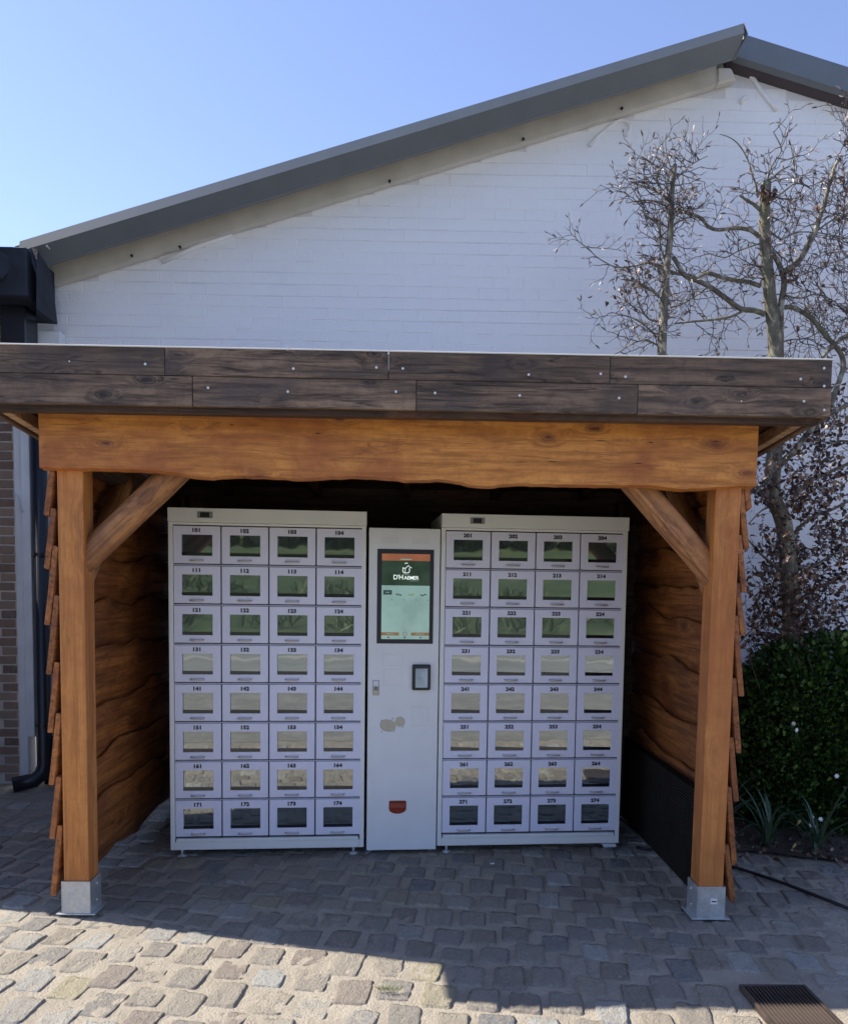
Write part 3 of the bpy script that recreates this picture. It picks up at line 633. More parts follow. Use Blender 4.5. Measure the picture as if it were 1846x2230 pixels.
for side, zs in ((-1, lz), (1, rz)):
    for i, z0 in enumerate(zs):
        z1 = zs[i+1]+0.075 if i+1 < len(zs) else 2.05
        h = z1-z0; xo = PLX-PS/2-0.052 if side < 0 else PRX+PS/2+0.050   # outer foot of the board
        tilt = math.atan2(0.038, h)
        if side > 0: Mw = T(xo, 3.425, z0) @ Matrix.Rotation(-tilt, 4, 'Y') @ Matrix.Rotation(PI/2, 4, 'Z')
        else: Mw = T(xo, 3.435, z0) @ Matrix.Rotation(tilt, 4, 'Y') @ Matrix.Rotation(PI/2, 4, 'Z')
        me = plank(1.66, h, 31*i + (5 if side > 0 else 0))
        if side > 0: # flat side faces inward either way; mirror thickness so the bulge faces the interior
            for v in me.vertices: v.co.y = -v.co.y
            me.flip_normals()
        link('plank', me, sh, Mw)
for i in range(9):   # rear wall
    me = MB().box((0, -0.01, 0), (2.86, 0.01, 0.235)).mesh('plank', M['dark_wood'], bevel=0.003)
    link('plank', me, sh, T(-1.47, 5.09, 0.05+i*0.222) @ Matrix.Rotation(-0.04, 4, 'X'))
# roof: rafters, deck, edging
for k in range(7):
    x = FX0+0.05 + k*(FX1-FX0-0.1)/6
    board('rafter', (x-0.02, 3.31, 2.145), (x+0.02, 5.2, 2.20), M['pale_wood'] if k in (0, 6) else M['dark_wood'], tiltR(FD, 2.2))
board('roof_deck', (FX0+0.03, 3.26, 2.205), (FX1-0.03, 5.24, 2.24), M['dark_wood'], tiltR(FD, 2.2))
board('roof_membrane', (FX0+0.028, 3.25, 2.243), (FX1-0.028, 5.25, 2.30), M['roof_top'], tiltR(FD, 2.2), 0)
board('soffit_batten', (FX0+0.03, 3.247, 2.112), (FX1-0.03, 3.30, 2.20), M['dark_wood'])
def edgeboards(z0, z1, cuts, dark):
    for i in range(len(cuts)-1):
        a, b = cuts[i]+0.0012, cuts[i+1]-0.0012; dz = rr.uniform(-.001,.001)
        o = board('fascia_board', (a, FD+rr.uniform(-.0015,.0015), z0+dz), (b, FD+0.025, z1+dz), M['fascia'], bev=0.0018)
edgeboards(2.2515, 2.357, [FX0, -0.964, -0.093, 0.779, FX1], 0)
edgeboards(2.135, 2.2495, [FX0-0.001, -0.858, 0.018, 0.892, FX1], 0)
for x, sgn in ((FX0, 0), (FX1-0.024, 1)):
    board('side_fascia', (x, 3.247, 2.135), (x+0.024, 5.26, 2.2485), M['fascia'], tiltR(FD, 2.2))
    board('side_fascia', (x, 3.247, 2.2515), (x+0.024, 5.26, 2.357), M['fascia'], tiltR(FD, 2.2))
board('roof_edging', (FX0-0.006, FD-0.004, 2.3575), (FX1+0.003, FD+0.06, 2.3625), M['membrane'], bev=0.001)
board('rear_fascia', (FX0, 5.26, 2.0), (FX1, 5.285, 2.2), M['fascia'])
for q in ((317,793),(639,803),(819.5,800.5),(877,802.7),(1150.6,816),(1307,814.3),(1361,820.6),(1742,825.6),(1793,802),(453.5,844.6),(627,853),(862,853),(947,856),(1131,861.5),(1347,867),(1613,874),(1749,874),(1793,841),(1793,893),(152,787)):
    p = atD(*q, FD); link('screw', MB().tube([(0,0,0),(0,-0.0035,0)], 0.0052 if q[0] not in (152,1613) else 0.003, 8).mesh('screw', M['screw']), sh, T(p.x, FD+0.0005, p.z))
for a in ((626,762),(846,771)):
    p = atD(*a, FD); link('loose_nail', MB().box((-0.003,-0.002,-0.012),(0.003,0.0,0.012)).mesh('loose_nail', M['screw']), sh, T(p.x, FD-0.001, p.z+0.01))

# dark wire mesh under the right cladding
ms = thing('mesh_panel', 'dark wire mesh panel below the right inner planks', 'mesh', (1.36, 3.6, 0))
mb = MB()
for k in range(35): z = 0.02 + k*0.014; mb.box((1.354, 3.56, z), (1.3565, 5.0, z+0.0035))
for k in range(60): y = 3.56 + k*0.024; mb.box((1.3567, y, 0.02), (1.3585, y+0.002, 0.51))
link('wires', mb.mesh('wires', M['mesh_wire']), ms, kind='stuff')
link('gap_shade_sheet', MB().box((1.361, 3.56, 0.015), (1.366, 5.0, 0.53)).mesh('gap_shade_sheet', plain('painted_gap_shade', (0.010,0.008,0.007), 1.0, spec=0.0)), ms)  # near-black sheet added behind the wires to stand in for shade

# ================================================================== lockers
TH = math.radians(4.3); LP = Vector((-1.246, 4.193, 0.0))
def lw(u): return LP + Vector((math.cos(TH), math.sin(TH), 0))*u
# glyph meshes for the digits
def text_mesh(txt, size, mat, bold=0.0, align='CENTER', space=1.0, extrude=0.0004):
    cu = bpy.data.curves.new('lettering', 'FONT'); cu.body = txt; cu.size = size; cu.offset = bold; cu.align_x = align; cu.extrude = extrude; cu.space_character = space; cu.resolution_u = 3
    o = bpy.data.objects.new('tmp', cu); S.collection.objects.link(o); dg = bpy.context.evaluated_depsgraph_get()
    me = bpy.data.meshes.new_from_object(o.evaluated_get(dg)); bpy.data.objects.remove(o); bpy.data.curves.remove(cu)
    me.materials.clear(); me.materials.append(mat); me.name = 'lettering'
    for v in me.vertices: x, y, z = v.co; v.co = (x, -z, y)
    me.update(); return me
DW, DH = 0.2375, 0.1925; PU, PV = 0.2455, 0.206
WU0, WU1, WV0, WV1 = 0.0405, 0.1965, DH-0.1525, DH-0.0435
def frame_mesh(t=0.022):
    o = [(0,0),(DW,0),(DW,DH),(0,DH)]; i = [(WU0,WV0),(WU1,WV0),(WU1,WV1),(WU0,WV1)]
    vs = [(a,0,b) for a,b in o] + [(a,0,b) for a,b in i] + [(a,t,b) for a,b in o] + [(a,t,b) for a,b in i]
    fs_ = []
    for k in range(4):
        l = (k+1) % 4; fs_ += [(k,l,l+4,k+4),(k+8,k+12,l+12,l+8),(k,k+8,l+8,l),(k+4,l+4,l+12,k+12)]
    return MB().add(vs, fs_).mesh('door', M['door'], bevel=0.0018, seg=2)
door_me = frame_mesh()
def pane_mesh(deg):
    a_ = math.tan(math.radians(deg)); w_ = (WU1-WU0)/2; u0, u1, v0, v1 = WU0+.0005, WU1-.0005, WV0+.017, WV1-.0005
    return MB().add([(u0,0.0105+w_*a_,v0),(u1,0.0105-w_*a_,v0),(u1,0.0105-w_*a_,v1),(u0,0.0105+w_*a_,v1),(u0,0.0135+w_*a_,v0),(u1,0.0135-w_*a_,v0),(u1,0.0135-w_*a_,v1),(u0,0.0135+w_*a_,v1)],[(0,1,2,3),(4,7,6,5),(0,4,5,1),(1,5,6,2),(2,6,7,3),(3,7,4,0)]).mesh('window_pane', M['glass'])
PANES = {101: pane_mesh(2.2), 201: pane_mesh(7.0)}
lip_me = MB().box((WU0+.0005, 0.005, WV0+.0005), (WU1-.0005, 0.0125, WV0+0.0165)).mesh('shelf_lip', M['glass_lip'])
hx = 0.033; handle_me = sm(MB().tube([(-hx,0.002,0),(-hx,-0.010,-0.001),(-hx+0.006,-0.0135,-0.002),(hx-0.006,-0.0135,-0.002),(hx,-0.010,-0.001),(hx,0.002,0)], 0.0040, 8).mesh('handle', M['handle']))
latch_me = MB().box((-0.036,0.0,-0.0035),(0.006,0.010,0.0005)).mesh('latch', M['black_pl'])
def foot_mesh():
    return sm(MB().tube([(0,0,0.075),(0,0,0.02),], 0.0075, 8).tube([(0,0,0.020),(0,0,0.014),(0,0,0.006),(0,0,0.0)], [0.009,0.014,0.025,0.026], 14).mesh('foot', M['chrome']))
foot_me = foot_mesh()
def locker(name, u0, first, label):
    W = 1.018; t = thing(name, label, 'locker', lw(u0), TH, 'refrigerated pickup lockers')
    B = WM[t.name]
    bz0 = 0.035
    fr = MB()
    fr.box((0,0,bz0),(0.0235,0.60,1.760)).box((W-0.0095-0.0135,0,bz0),(W,0.60,1.760))
    fr.box((0.0237,0.001,bz0),(W-0.0232,0.60,0.078)).box((0.0237,0.001,1.7485),(W-0.0232,0.60,1.760)).box((0.0237,0.03,0.0782),(W-0.0232,0.60,1.748))
    link('cabinet', fr.mesh('cabinet', M['white_cab'], bevel=0.0025, seg=2), t, B)
    link('plinth', MB().box((0.03,-0.004,0.078),(W-0.03,0.02,0.096)).mesh('plinth', M['white_cab'], bevel=0.002), t, B)
    link('gasket', MB().box((0.0238,0.024,0.0785),(W-0.0235,0.029,1.7482)).mesh('gasket', M['gap']), t, B)
    link('header', MB().box((0.0,-0.012,1.7615),(W+0.002,0.58,1.834)).mesh('header', M['white_cab'], bevel=0.003, seg=2), t, B)
    d = link('temperature_display', MB().box((0.150,-0.0175,1.782),(0.228,-0.0122,1.815)).mesh('temperature_display', M['grey_pl'], bevel=0.002), t, B)
    link('display_window', MB().box((0.165,-0.0195,1.786),(0.212,-0.0177,1.811)).mesh('display_window', M['black_pl']), d, B)
    for k in range(1, 8):
        zc = 1.7465 - k*PV - 0.0005
        link('divider_rail', MB().box((0.0245, 0.0015, zc-0.0022), (W-0.024, 0.0155, zc+0.0046)).mesh('divider_rail', M['rail']), t, B)
    for r in range(8):
        for c in range(4):
            u = 0.0262 + c*PU*0.9965; v = 1.7462 - (r+1)*PV + (PV-DH)*0.5 + 0.0025
            Md = B @ T(u, 0.0, v)
            do = link('door', door_me, t, Md, label=f'white locker door numbered {first+r*10+c}')
            link('window_pane', PANES[first], do, Md); link('shelf_lip', lip_me, do, Md)
            link('handle', handle_me, do, Md @ T(DW/2-0.001, 0, 0.0165))
            link('number', text_mesh(str(first + r*10 + c), 0.0265, M['ink'], 0.0016, space=1.06), do, Md @ Matrix.Diagonal((1,1,1,1)) @ T(DW/2-0.003, -0.0006, DH-0.0300) @ Matrix.Diagonal((1.13,1,1,1)))
            if c < 3 or r > 2: link('latch', latch_me, do, Md @ T(DW, 0.004, -0.0025))
    for fx in (0.055, W-0.055):
        for fy in (0.028, 0.55): link('foot', foot_me, t, B @ T(fx, fy, -0.006) @ Matrix.Diagonal((1,1,(bz0+0.008)/0.075,1)) )
    return t
locker('locker_cabinet', 0.0, 101, 'white refrigerated locker left of the kiosk with doors numbered 101 to 174')
locker('locker_cabinet', 1.4165, 201, 'white refrigerated locker right of the kiosk with doors numbered 201 to 274')
# wedge under the right locker's front foot
p = lw(1.4165+1.018-0.055) + Vector((0.003,0.045,0)); 
wg = link('levelling_block', MB().box((-0.035,-0.03,0),(0.035,0.03,0.018)).mesh('levelling_block', plain('pale_plastic',(0.62,0.64,0.68),0.5), bevel=0.002), None, T(p.x-0.0, p.y-0.02, 0.012) @ Matrix.Rotation(TH, 4, 'Z'))
wg['label'] = 'small pale levelling block on the cobbles beneath the foot of the 201 locker'; wg['category'] = 'block'

# ------------------------------------------------------------------ kiosk
KU = 1.033
ki = thing('payment_kiosk', 'narrow white payment kiosk with a tall touch screen between the two lockers', 'kiosk', lw(KU), TH)
B = WM[ki.name]; KF = -0.006
def K(x): return x - KU
link('body', MB().box((0, KF, 0.018), (0.377, 0.58, 1.752)).mesh('body', M['kiosk'], bevel=0.004, seg=3), ki, B)
link('speaker_holes', (lambda mb: mb)(MB()).mesh('x', None), ki, B) if False else None
mb = MB()
for g0 in (0.066, 0.229):
    for i in range(20):
        for j in range(6):
            if (i in (0,19) and j in (0,5)): continue
            x = g0 + i*0.0048; z = 1.673 + j*0.0058
            mb.add([(x-.0011, KF-.0004, z), (x, KF-.0004, z-.0011), (x+.0011, KF-.0004, z), (x, KF-.0004, z+.0011)], [(0,1,2,3)])
link('speaker_holes', mb.mesh('speaker_holes', plain('grey_holes',(0.33,0.34,0.33),0.7)), ki, B, kind='stuff')
x0, x1, z0, z1 = K(1.077), K(1.377), 1.141, 1.641
ts = link('touch_screen', MB().box((x0, KF-0.005, z0), (x1, KF+0.0005, z1)).mesh('touch_screen', M['black_pl'], bevel=0.0025, seg=2), ki, B)
sx0, sx1, sz0, sz1 = K(1.101), K(1.356), 1.165, 1.617; SW = sx1-sx0; SH = sz1-sz0; yy = KF-0.0052
def rect(name, a, b, c, d, mat, lay=1, par=ts): # fractions of the display, y down
    y = yy - 0.00035*lay
    return link(name, MB().box((sx0+SW*a, y, sz1-SH*d), (sx0+SW*b, y+0.0003, sz1-SH*c)).mesh(name, M[mat]), par, B)
rect('title_bar', 0, 1, 0, 0.080, 'scr_orange'); rect('banner', 0, 1, 0.0805, 0.369, 'scr_green'); rect('page', 0, 1, 0.3695, 1, 'scr_page')
rect('caption', 0.38, 0.62, 0.058, 0.068, 'scr_page', 2)
L = lambda fx, fz: (sx0+SW*fx, yy-0.0007-0.0004, sz1-SH*fz)
lg = MB()
lg.tube([L(.44,.163),L(.435,.20),L(.45,.218),L(.50,.222),L(.56,.218),L(.575,.20),L(.57,.165)], 0.0016, 5)
lg.tube([L(.43,.160),L(.48,.170),L(.50,.16),L(.53,.145),L(.555,.135),L(.58,.155),L(.62,.162)], 0.0014, 5)
lg.tube([L(.49,.165),L(.485,.20),L(.47,.218)], 0.0011, 5).tube([L(.475,.115),L(.50,.105),L(.535,.11)], 0.0016, 5)
link('emblem', sm(lg.mesh('emblem', M['scr_white'])), ts, B)
def lett(txt, size, fx, fz, mat='scr_white', bold=0.0, space=1.0, align='LEFT'):
    return link('lettering', text_mesh(txt, size, M[mat], bold, align, space), ts, B @ T(sx0+SW*fx, yy-0.0010, sz1-SH*fz))
lett("D'H", 0.0345, 0.235, 0.298, bold=0.0, space=0.92); lett('AEMER', 0.0265, 0.462, 0.298, bold=0.0001, space=0.95)
rect('tagline', 0.585, 0.765, 0.311, 0.316, 'scr_page', 2); rect('tagline', 0.44, 0.56, 0.238, 0.242, 'scr_page', 2)
rect('basket_button', 0.035, 0.215, 0.425, 0.478, 'scr_ink', 2); rect('basket_caption', 0.085, 0.165, 0.447, 0.455, 'scr_page', 3)
for fx, mt in ((0.31,'scr_ink'),(0.565,'scr_olive'),(0.82,'scr_ink')):
    mb = MB(); r_ = random.Random(int(fx*100))
    for k in range(5):
        a, b = fx + k*0.024 + r_.uniform(-.005,.005), 0.478 + r_.uniform(-.010,.008); q = L(a, b)
        mb.add([(q[0]+0.0042*math.cos(t*PI/4), q[1], q[2]+0.0036*math.sin(t*PI/4)) for t in range(8)], [tuple(range(8))])
    link('product_picture', mb.mesh('product_picture', M[mt]), ts, B)
for fx in (0.21,0.465,0.72,0.965): rect('price_dot', fx-0.012, fx+0.008, 0.533, 0.542, 'scr_ink', 2)
rect('left_button', 0.0, 0.37, 0.92, 0.957, 'scr_brown', 2); rect('right_button', 0.62, 1.0, 0.92, 0.957, 'scr_brown', 2)
rect('button_caption', 0.10, 0.26, 0.935, 0.941, 'scr_page', 3); rect('button_caption', 0.72, 0.90, 0.935, 0.941, 'scr_page', 3)
c = L(.495,.937); link('round_button', sm(MB().tube([(c[0]+0.010*math.cos(t*PI/6), c[1], c[2]+0.010*math.sin(t*PI/6)) for t in range(13)], 0.0016, 5).mesh('round_button', M['scr_brown'])), ts, B)
for fx in (0.15,0.49,0.82): rect('flag', fx-0.02, fx+0.02, 0.973, 0.987, 'scr_ink', 2)
# card reader
cr = link('card_reader', MB().box((K(1.268), KF-0.022, 0.893), (K(1.366), KF+0.0005, 1.031)).mesh('card_reader', M['black_pl'], bevel=0.008, seg=3), ki, B)
link('reader_screen', MB().box((K(1.285), KF-0.0232, 0.908), (K(1.350), KF-0.0221, 1.010)).mesh('reader_screen', M['scr_blue']), cr, B)
for k in range(5): link('reader_line', MB().box((K(1.289), KF-0.0238, 0.955+k*0.009), (K(1.318), KF-0.0233, 0.957+k*0.009)).mesh('reader_line', plain('reader_print',(0.35,0.42,0.5),0.4)), cr, B)
# lock
lk = link('lock_plate', MB().box((K(1.057), KF-0.003, 0.864), (K(1.094), KF+0.0005, 0.945)).mesh('lock_plate', plain('steel_plate',(0.45,0.43,0.38),0.35,0.4), bevel=0.001), ki, B)
link('lock_window', MB().box((K(1.062), KF-0.0045, 0.913), (K(1.089), KF-0.0031, 0.940)).mesh('lock_window', plain('pale_window',(0.75,0.80,0.88),0.2)), lk, B)
link('lock_knob', sm(MB().tube([(K(1.0755),KF-0.003,0.901),(K(1.0755),KF-0.012,0.901)], 0.009, 14).mesh('lock_knob', M['grey_pl'])), lk, B)
link('lock_base', MB().box((K(1.061), KF-0.0042, 0.868), (K(1.090), KF-0.0031, 0.888)).mesh('lock_base', M['beige']), lk, B)
# faint tape outlines
for a, b, c_, d in ((1.112,1.219,1.024,1.085),(1.118,1.213,0.918,1.004),(1.271,1.357,0.699,0.801)):
    w_ = 0.0014; y0, y1 = KF-0.0004, KF+0.0002
    link('glue_outline', MB().box((K(a),y0,c_),(K(b),y1,c_+w_)).box((K(a),y0,d-w_),(K(b),y1,d)).box((K(a),y0,c_+w_),(K(a)+w_,y1,d-w_)).box((K(b)-w_,y0,c_+w_),(K(b),y1,d-w_)).mesh('glue_outline', M['mark']), ki, B)
# peeled patch
pl_ = []
cx1, cz1, cx2, cz2, R2 = K(1.143), 0.701, K(1.205), 0.7205, 0.0262
for t in range(40):
    a = 2*PI*t/40; dx, dz = math.cos(a), math.sin(a)
    # union outline sampled from between the two lobes
    ox, oz = (cx1*0.45+cx2*0.55), 0.712; best = 0
    for s_ in np.linspace(0, 0.11, 111):
        x, z = ox+dx*s_, oz+dz*s_
        inE = abs((x-cx1)/0.041)**2.4 + abs((z-cz1+0.12*(cx1-x)*-1)/0.0305)**2.4 < 1; inC = (x-cx2)**2+(z-cz2)**2 < R2**2
        if inE or inC: best = s_
    pl_.append((ox+dx*best, oz+dz*best))
link('peeled_patch', MB().prism(pl_, KF-0.0012, KF+0.0005).mesh('peeled_patch', M['beige']), ki, B)
big = [(0.645*K(1.174)+0.355*x if False else K(1.174)+(x-K(1.174))*1.045, 0.712+(z-0.712)*1.06) for x, z in pl_]
link('patch_edge', MB().prism(big, KF-0.0006, KF+0.0005).mesh('patch_edge', plain('grey_rim',(0.36,0.36,0.35),0.6)), ki, B)
for x, z in ((1.110,0.727),(1.167,0.738),(1.222,0.692),(1.110,0.668),(1.176,0.668)):
    link('rivet', MB().tube([(K(x),KF-0.002,z),(K(x),KF,z)], 0.0028, 6).mesh('rivet', M['ink']), ki, B)
# coin return
a, b, c_, d = K(1.152), K(1.245), 0.219, 0.292
po = [(a,d-.006),(a+.005,d),(b-.005,d),(b,d-.006),(b,c_+0.026)] + [((a+b)/2+(b-a)/2*math.cos(t), c_+0.026+0.026*math.sin(t)) for t in np.linspace(-0.25,-PI+0.25,8)] + [(a,c_+0.026)]
po = [(x, z-(0.006*(1-((x-(a+b)/2)/((b-a)/2))**2) if z > d-.002 else 0)) for x, z in po]
ct = link('coin_tray', MB().prism(po, KF-0.004, KF+0.0005).mesh('coin_tray', M['redpl'], bevel=0.0012), ki, B)
link('tray_flap', MB().box((a+0.006, KF-0.0062, c_+0.034), (b-0.006, KF-0.0041, c_+0.058)).mesh('tray_flap', plain('lighter_red_plastic',(0.38,0.08,0.05),0.2), bevel=0.0008), ct, B)
for fx in (0.018, 0.345):
    for fy in (0.04, 0.5): link('foot', foot_me, ki, B @ T(fx, fy, -0.008) @ Matrix.Diagonal((1,1,0.40,1)))

# ================================================================== small things on the ground
gt = thing('drain_grate', 'rusty brown square drain grate set in the cobbles at the lower right', 'grate', (1.33, 2.62, 0), 0.03)
link('grate_frame', MB().box((1.215,2.40,-0.03),(1.228,2.815,0.008)).box((1.445,2.40,-0.03),(1.458,2.815,0.008)).box((1.2282,2.802,-0.03),(1.4448,2.815,0.0078)).box((1.2282,2.40,-0.03),(1.4448,2.413,0.0078)).mesh('grate_frame', M['iron'], bevel=0.001), gt, T(0,0,0.004))
link('pit', MB().box((1.2283,2.4135,-0.028),(1.4447,2.8015,-0.012)).mesh('pit', M['rubber']), gt, T(0,0,0.004))
bar = MB().box((-0.0042,2.4132,-0.010),(0.0042,2.8018,0.0065)).mesh('bar', M['iron'], bevel=0.0008)
for k in range(15): link('bar', bar, gt, T(1.2385+k*0.0140, 0, 0.004))
pts_ = [atZ(1385,1848), atZ(1410,1853), atZ(1440,1851), (1.48,4.30,0), (1.60,4.12,0), atZ(1603,1893), atZ(1650,1908), atZ(1700,1925), atZ(1770,1952), atZ(1846,1982), (2.2,3.35,0), (2.9,2.9,0)]
o = link('cable', sm(MB().tube([(p[0], p[1], 0.008) for p in pts_], 0.0085, 8).mesh('cable', M['rubber']))); o['label'] = 'black rubber cable lying on the cobbles behind the right post'; o['category'] = 'cable'
p_ = [Vector((1.10,4.75,0.02)), atZ(1352,1790), atZ(1390,1822), atZ(1430,1838), atZ(1448,1848)]
o = link('cable', sm(MB().tube([(p[0], p[1], 0.018) for p in p_], 0.007, 8).mesh('cable', M['rubber']))); o['label'] = 'short dark cable loop on the ground beside the 201 locker'; o['category'] = 'cable'
p = atZ(1072,1888)
o = link('bracket', MB().box((-0.009,-0.003,0),(0.009,0.0,0.004)).box((-0.009,0.0001,0),(-0.006,0.014,0.004)).box((0.006,0.0001,0),(0.009,0.014,0.004)).mesh('bracket', plain('white_plastic',(0.85,0.85,0.85),0.4)), None, T(p.x,p.y,0.016) @ Matrix.Rotation(0.3,4,'Z'))
o['label'] = 'tiny white plastic bracket lost on the cobbles below door 271'; o['category'] = 'bracket'
p = atZ(845,2160); pts = [(p.x+rs.normal()*0.022, p.y+rs.normal()*0.005, 0.006) for _ in range(90)]
o = link('grass_tuft', leaf_cloud('grass_tuft', pts, 0.016, M['grass'], 1.3, 0.1, 0.3, dirs=[(rs.normal()*0.9, rs.normal()*0.5, 1) for _ in pts], thin=0.10)); o['label'] = 'little green grass tuft between sunlit cobbles'; o['category'] = 'grass tuft'

# soil bed
bed = [(1.50,4.42),(2.0,4.30),(2.6,4.08),(3.3,3.9),(4.5,3.9),(4.5,5.79),(1.50,5.79)]
vs = []; fs_ = []; n = 40
for j in range(n+1):
    for i in range(n+1):
        x = 1.50+3.0*i/n; yf = np.interp(x, [b[0] for b in bed[:5]], [b[1] for b in bed[:5]]); y = yf + (5.79-yf)*j/n
        vs.append((x, y, 0.006 + 0.05*min(1, j/8) + 0.018*noise.noise(Vector((x*5, y*5, 1))) + 0.010*noise.noise(Vector((x*17, y*17, 1)))))
for j in range(n):
    for i in range(n): a = j*(n+1)+i; fs_.append((a, a+1, a+n+2, a+n+1))
me = bpy.data.meshes.new('soil_bed'); me.from_pydata(vs, [], fs_); me.materials.append(M['soil'])
link('soil_bed', sm(me), kind='structure', label='dark soil bed along the wall')

# ================================================================== vegetation
# green shrub
bu = thing('green_shrub', 'dense dark green shrub dotted with white flowers at the right edge', 'shrub', (2.55, 4.85, 0))
def inb(x, y, z):
    # box-like clipped shape
    cx, cy = 2.86, 4.92; hx, hy, hz = 0.92, 0.50, 1.17
    a = abs((x-cx)/hx); b = abs((y-cy)/hy); c = max(0, (z-0.55)/(hz-0.55)) if z > 0.55 else (0.55-z)/0.75*0.75
    return (a**2.4+b**3+c**2.6)**(1/2.6)
pts = []; dirs = []
while len(pts) < 62000:
    x, y, z = rs.uniform(1.7,3.6), rs.uniform(4.3,5.5), rs.uniform(0.05,1.32)
    d = inb(x, y, z) + 0.10*noise.noise(Vector((x*3.2, y*3.2, z*3.2))) + 0.05*noise.noise(Vector((x*9, y*9, z*9)))
    if z > 1.05: d += 0.0
    if 0.80 < d < 1.0 or (d < 0.80 and rs.rand() < 0.5): pts.append((x, y, z)); dirs.append(((x-2.7)*0.8, (y-4.9)*1.4-0.1, 0.55))
pts = np.array(pts)
link('foliage', leaf_cloud('foliage', pts, 0.022, M['bush_leaf'], 1.25, 0.25, 0.1, dirs=dirs, seed=3), bu, kind='stuff')
sel = [i for i in range(len(pts)) if (pts[i][2] > 1.0 and rs.rand() < 0.10) or (pts[i][1] < 4.62 and rs.rand() < 0.025)]
link('new_growth', leaf_cloud('new_growth', pts[sel] + rs.normal(size=(len(sel),3))*0.012, 0.026, M['new_leaf'], 1.35, 0.3, 0.1, dirs=[(dirs[i][0]*.6, dirs[i][1]-.2, 1.1) for i in sel], seed=6), bu, kind='stuff')
mb = MB()
for k in range(60):
    a = rs.uniform(0,2*PI); b = Vector((2.7+rs.normal()*0.25, 4.92+rs.normal()*0.12, 0.02)); e = Vector((2.7+rs.uniform(-.8,.8), 4.92+rs.uniform(-.42,.42), rs.uniform(0.5,1.15)))
    mb.tube([b, (b+e)/2+Vector((rs.normal()*.05, rs.normal()*.05, .05)), e], [0.008,0.005,0.002], 4)
link('stems', mb.mesh('stems', M['twig']), bu, kind='stuff')
fl = MB()
def flower(mb, c, r=0.012, n=6):
    c = Vector(c)
    for k in range(n):
        a = 2*PI*k/n; d = Vector((math.cos(a), 0.15, math.sin(a))); s_ = Vector((-math.sin(a), 0, math.cos(a)))
        mb.add([c, c+d*r*0.6+s_*r*0.35, c+d*r*1.1+Vector((0,-.002,0)), c+d*r*0.6-s_*r*0.35], [(0,1,2,3)])
for q, D in (((1727,1576),4.50),((1734,1590),4.5),((1765,1797),4.36),((1776,1802),4.36),((1786,1784),4.4),((1768,1779),4.4),((1803,1411),4.8),((1821,1690),4.38),((1738,1420),4.9)):
    pp = atD(*q, D); f_ = MB(); flower(f_, (0,0,0), 0.0135 if q[1] > 1500 else 0.009); link('flower', f_.mesh('flower', M['petal']), bu, T(*pp) @ Matrix.Rotation(rs.uniform(-.5,.5), 4, 'X') @ Matrix.Rotation(rs.uniform(-.6,.6), 4, 'Z'))

# strap-leaved plants
def strap(x, y, k, label):
    t = thing('strap_leaved_plant', label, 'plant', (x, y, 0.03), 0, 'strap-leaved plants in the bed'); r = random.Random(k)
    for i in range(26):
        a = r.uniform(0, 2*PI); h = r.uniform(0.16, 0.36); out = r.uniform(0.05, 0.22); w_ = r.uniform(0.005, 0.008); n = 7; vs = []; fs_ = []
        d = Vector((math.cos(a), math.sin(a), 0)); sd_ = Vector((-math.sin(a), math.cos(a), 0)); dr = r.uniform(0.4, 1.3)
        for j in range(n+1):
            q = j/n; pz = h*(q*1.6 - dr*q*q*0.9); pp = d*(out*q*(0.6+q)) + Vector((0,0,max(-0.02, pz)))
            ww = w_*(1-q**3)+0.0006; vs += [pp-sd_*ww, pp+Vector((0,0,-0.0015)), pp+sd_*ww]
        for j in range(n): b = j*3; fs_ += [(b,b+1,b+4,b+3),(b+1,b+2,b+5,b+4)]
        me = bpy.data.meshes.new('leaf'); me.from_pydata([tuple(v) for v in vs], [], fs_); me.materials.append(M['strap'])
        link('leaf', sm(me), t, T(x+r.uniform(-.02,.02), y+r.uniform(-.02,.02), 0.03))
    return t
s1 = strap(1.80, 4.55, 1, 'strap-leaved plant nearest the right post, drooping over the soil')
s2 = strap(2.02, 4.38, 2, 'strap-leaved plant with withered buds, in the middle under the shrub')
s3 = strap(2.24, 4.26, 3, 'sparse strap-leaved plant with a pale yellow bloom, below the white flowers')
s4 = strap(1.72, 4.85, 4, 'strap-leaved plant furthest back, hidden beside the wall')
for (q, D, t_, mt) in (((1738,1790),4.3,s3,'yellow'),((1651,1804),4.45,s2,'dry_leaf'),((1728,1842),4.3,s3,'yellow'),((1641,1880),4.3,s2,'dry_leaf')):
    pp = atD(*q, D); b0 = WM[t_.name].translation
    link('flower_bud', sm(MB().tube([(0,0,0.018),(0.002,0,0.010),(0,0,-0.008),(0,0,-0.02)], [0.001,0.0075,0.006,0.001], 7).mesh('flower_bud', M[mt])), t_, T(*pp) @ Matrix.Rotation(0.5,4,'Y'))
    link('stem', MB().tube([b0, (b0+pp)/2+Vector((0,0,.07)), pp], 0.0025, 5).mesh('stem', M['strap']), t_)
# leaf litter
pts = [(rs.uniform(1.6,3.0), 0, 0.05) for _ in range(380)]; pts = [(x, rs.uniform(4.1,4.9)-0.2*(x-1.6), 0.05+rs.rand()*0.01) for x,_,_ in pts]
link('leaf_litter', leaf_cloud('leaf_litter', pts, 0.02, M['dry_leaf'], 1.5, 0.3, 0.3, dirs=[(rs.normal(), rs.normal(), 0.15) for _ in pts], seed=8), kind='stuff')

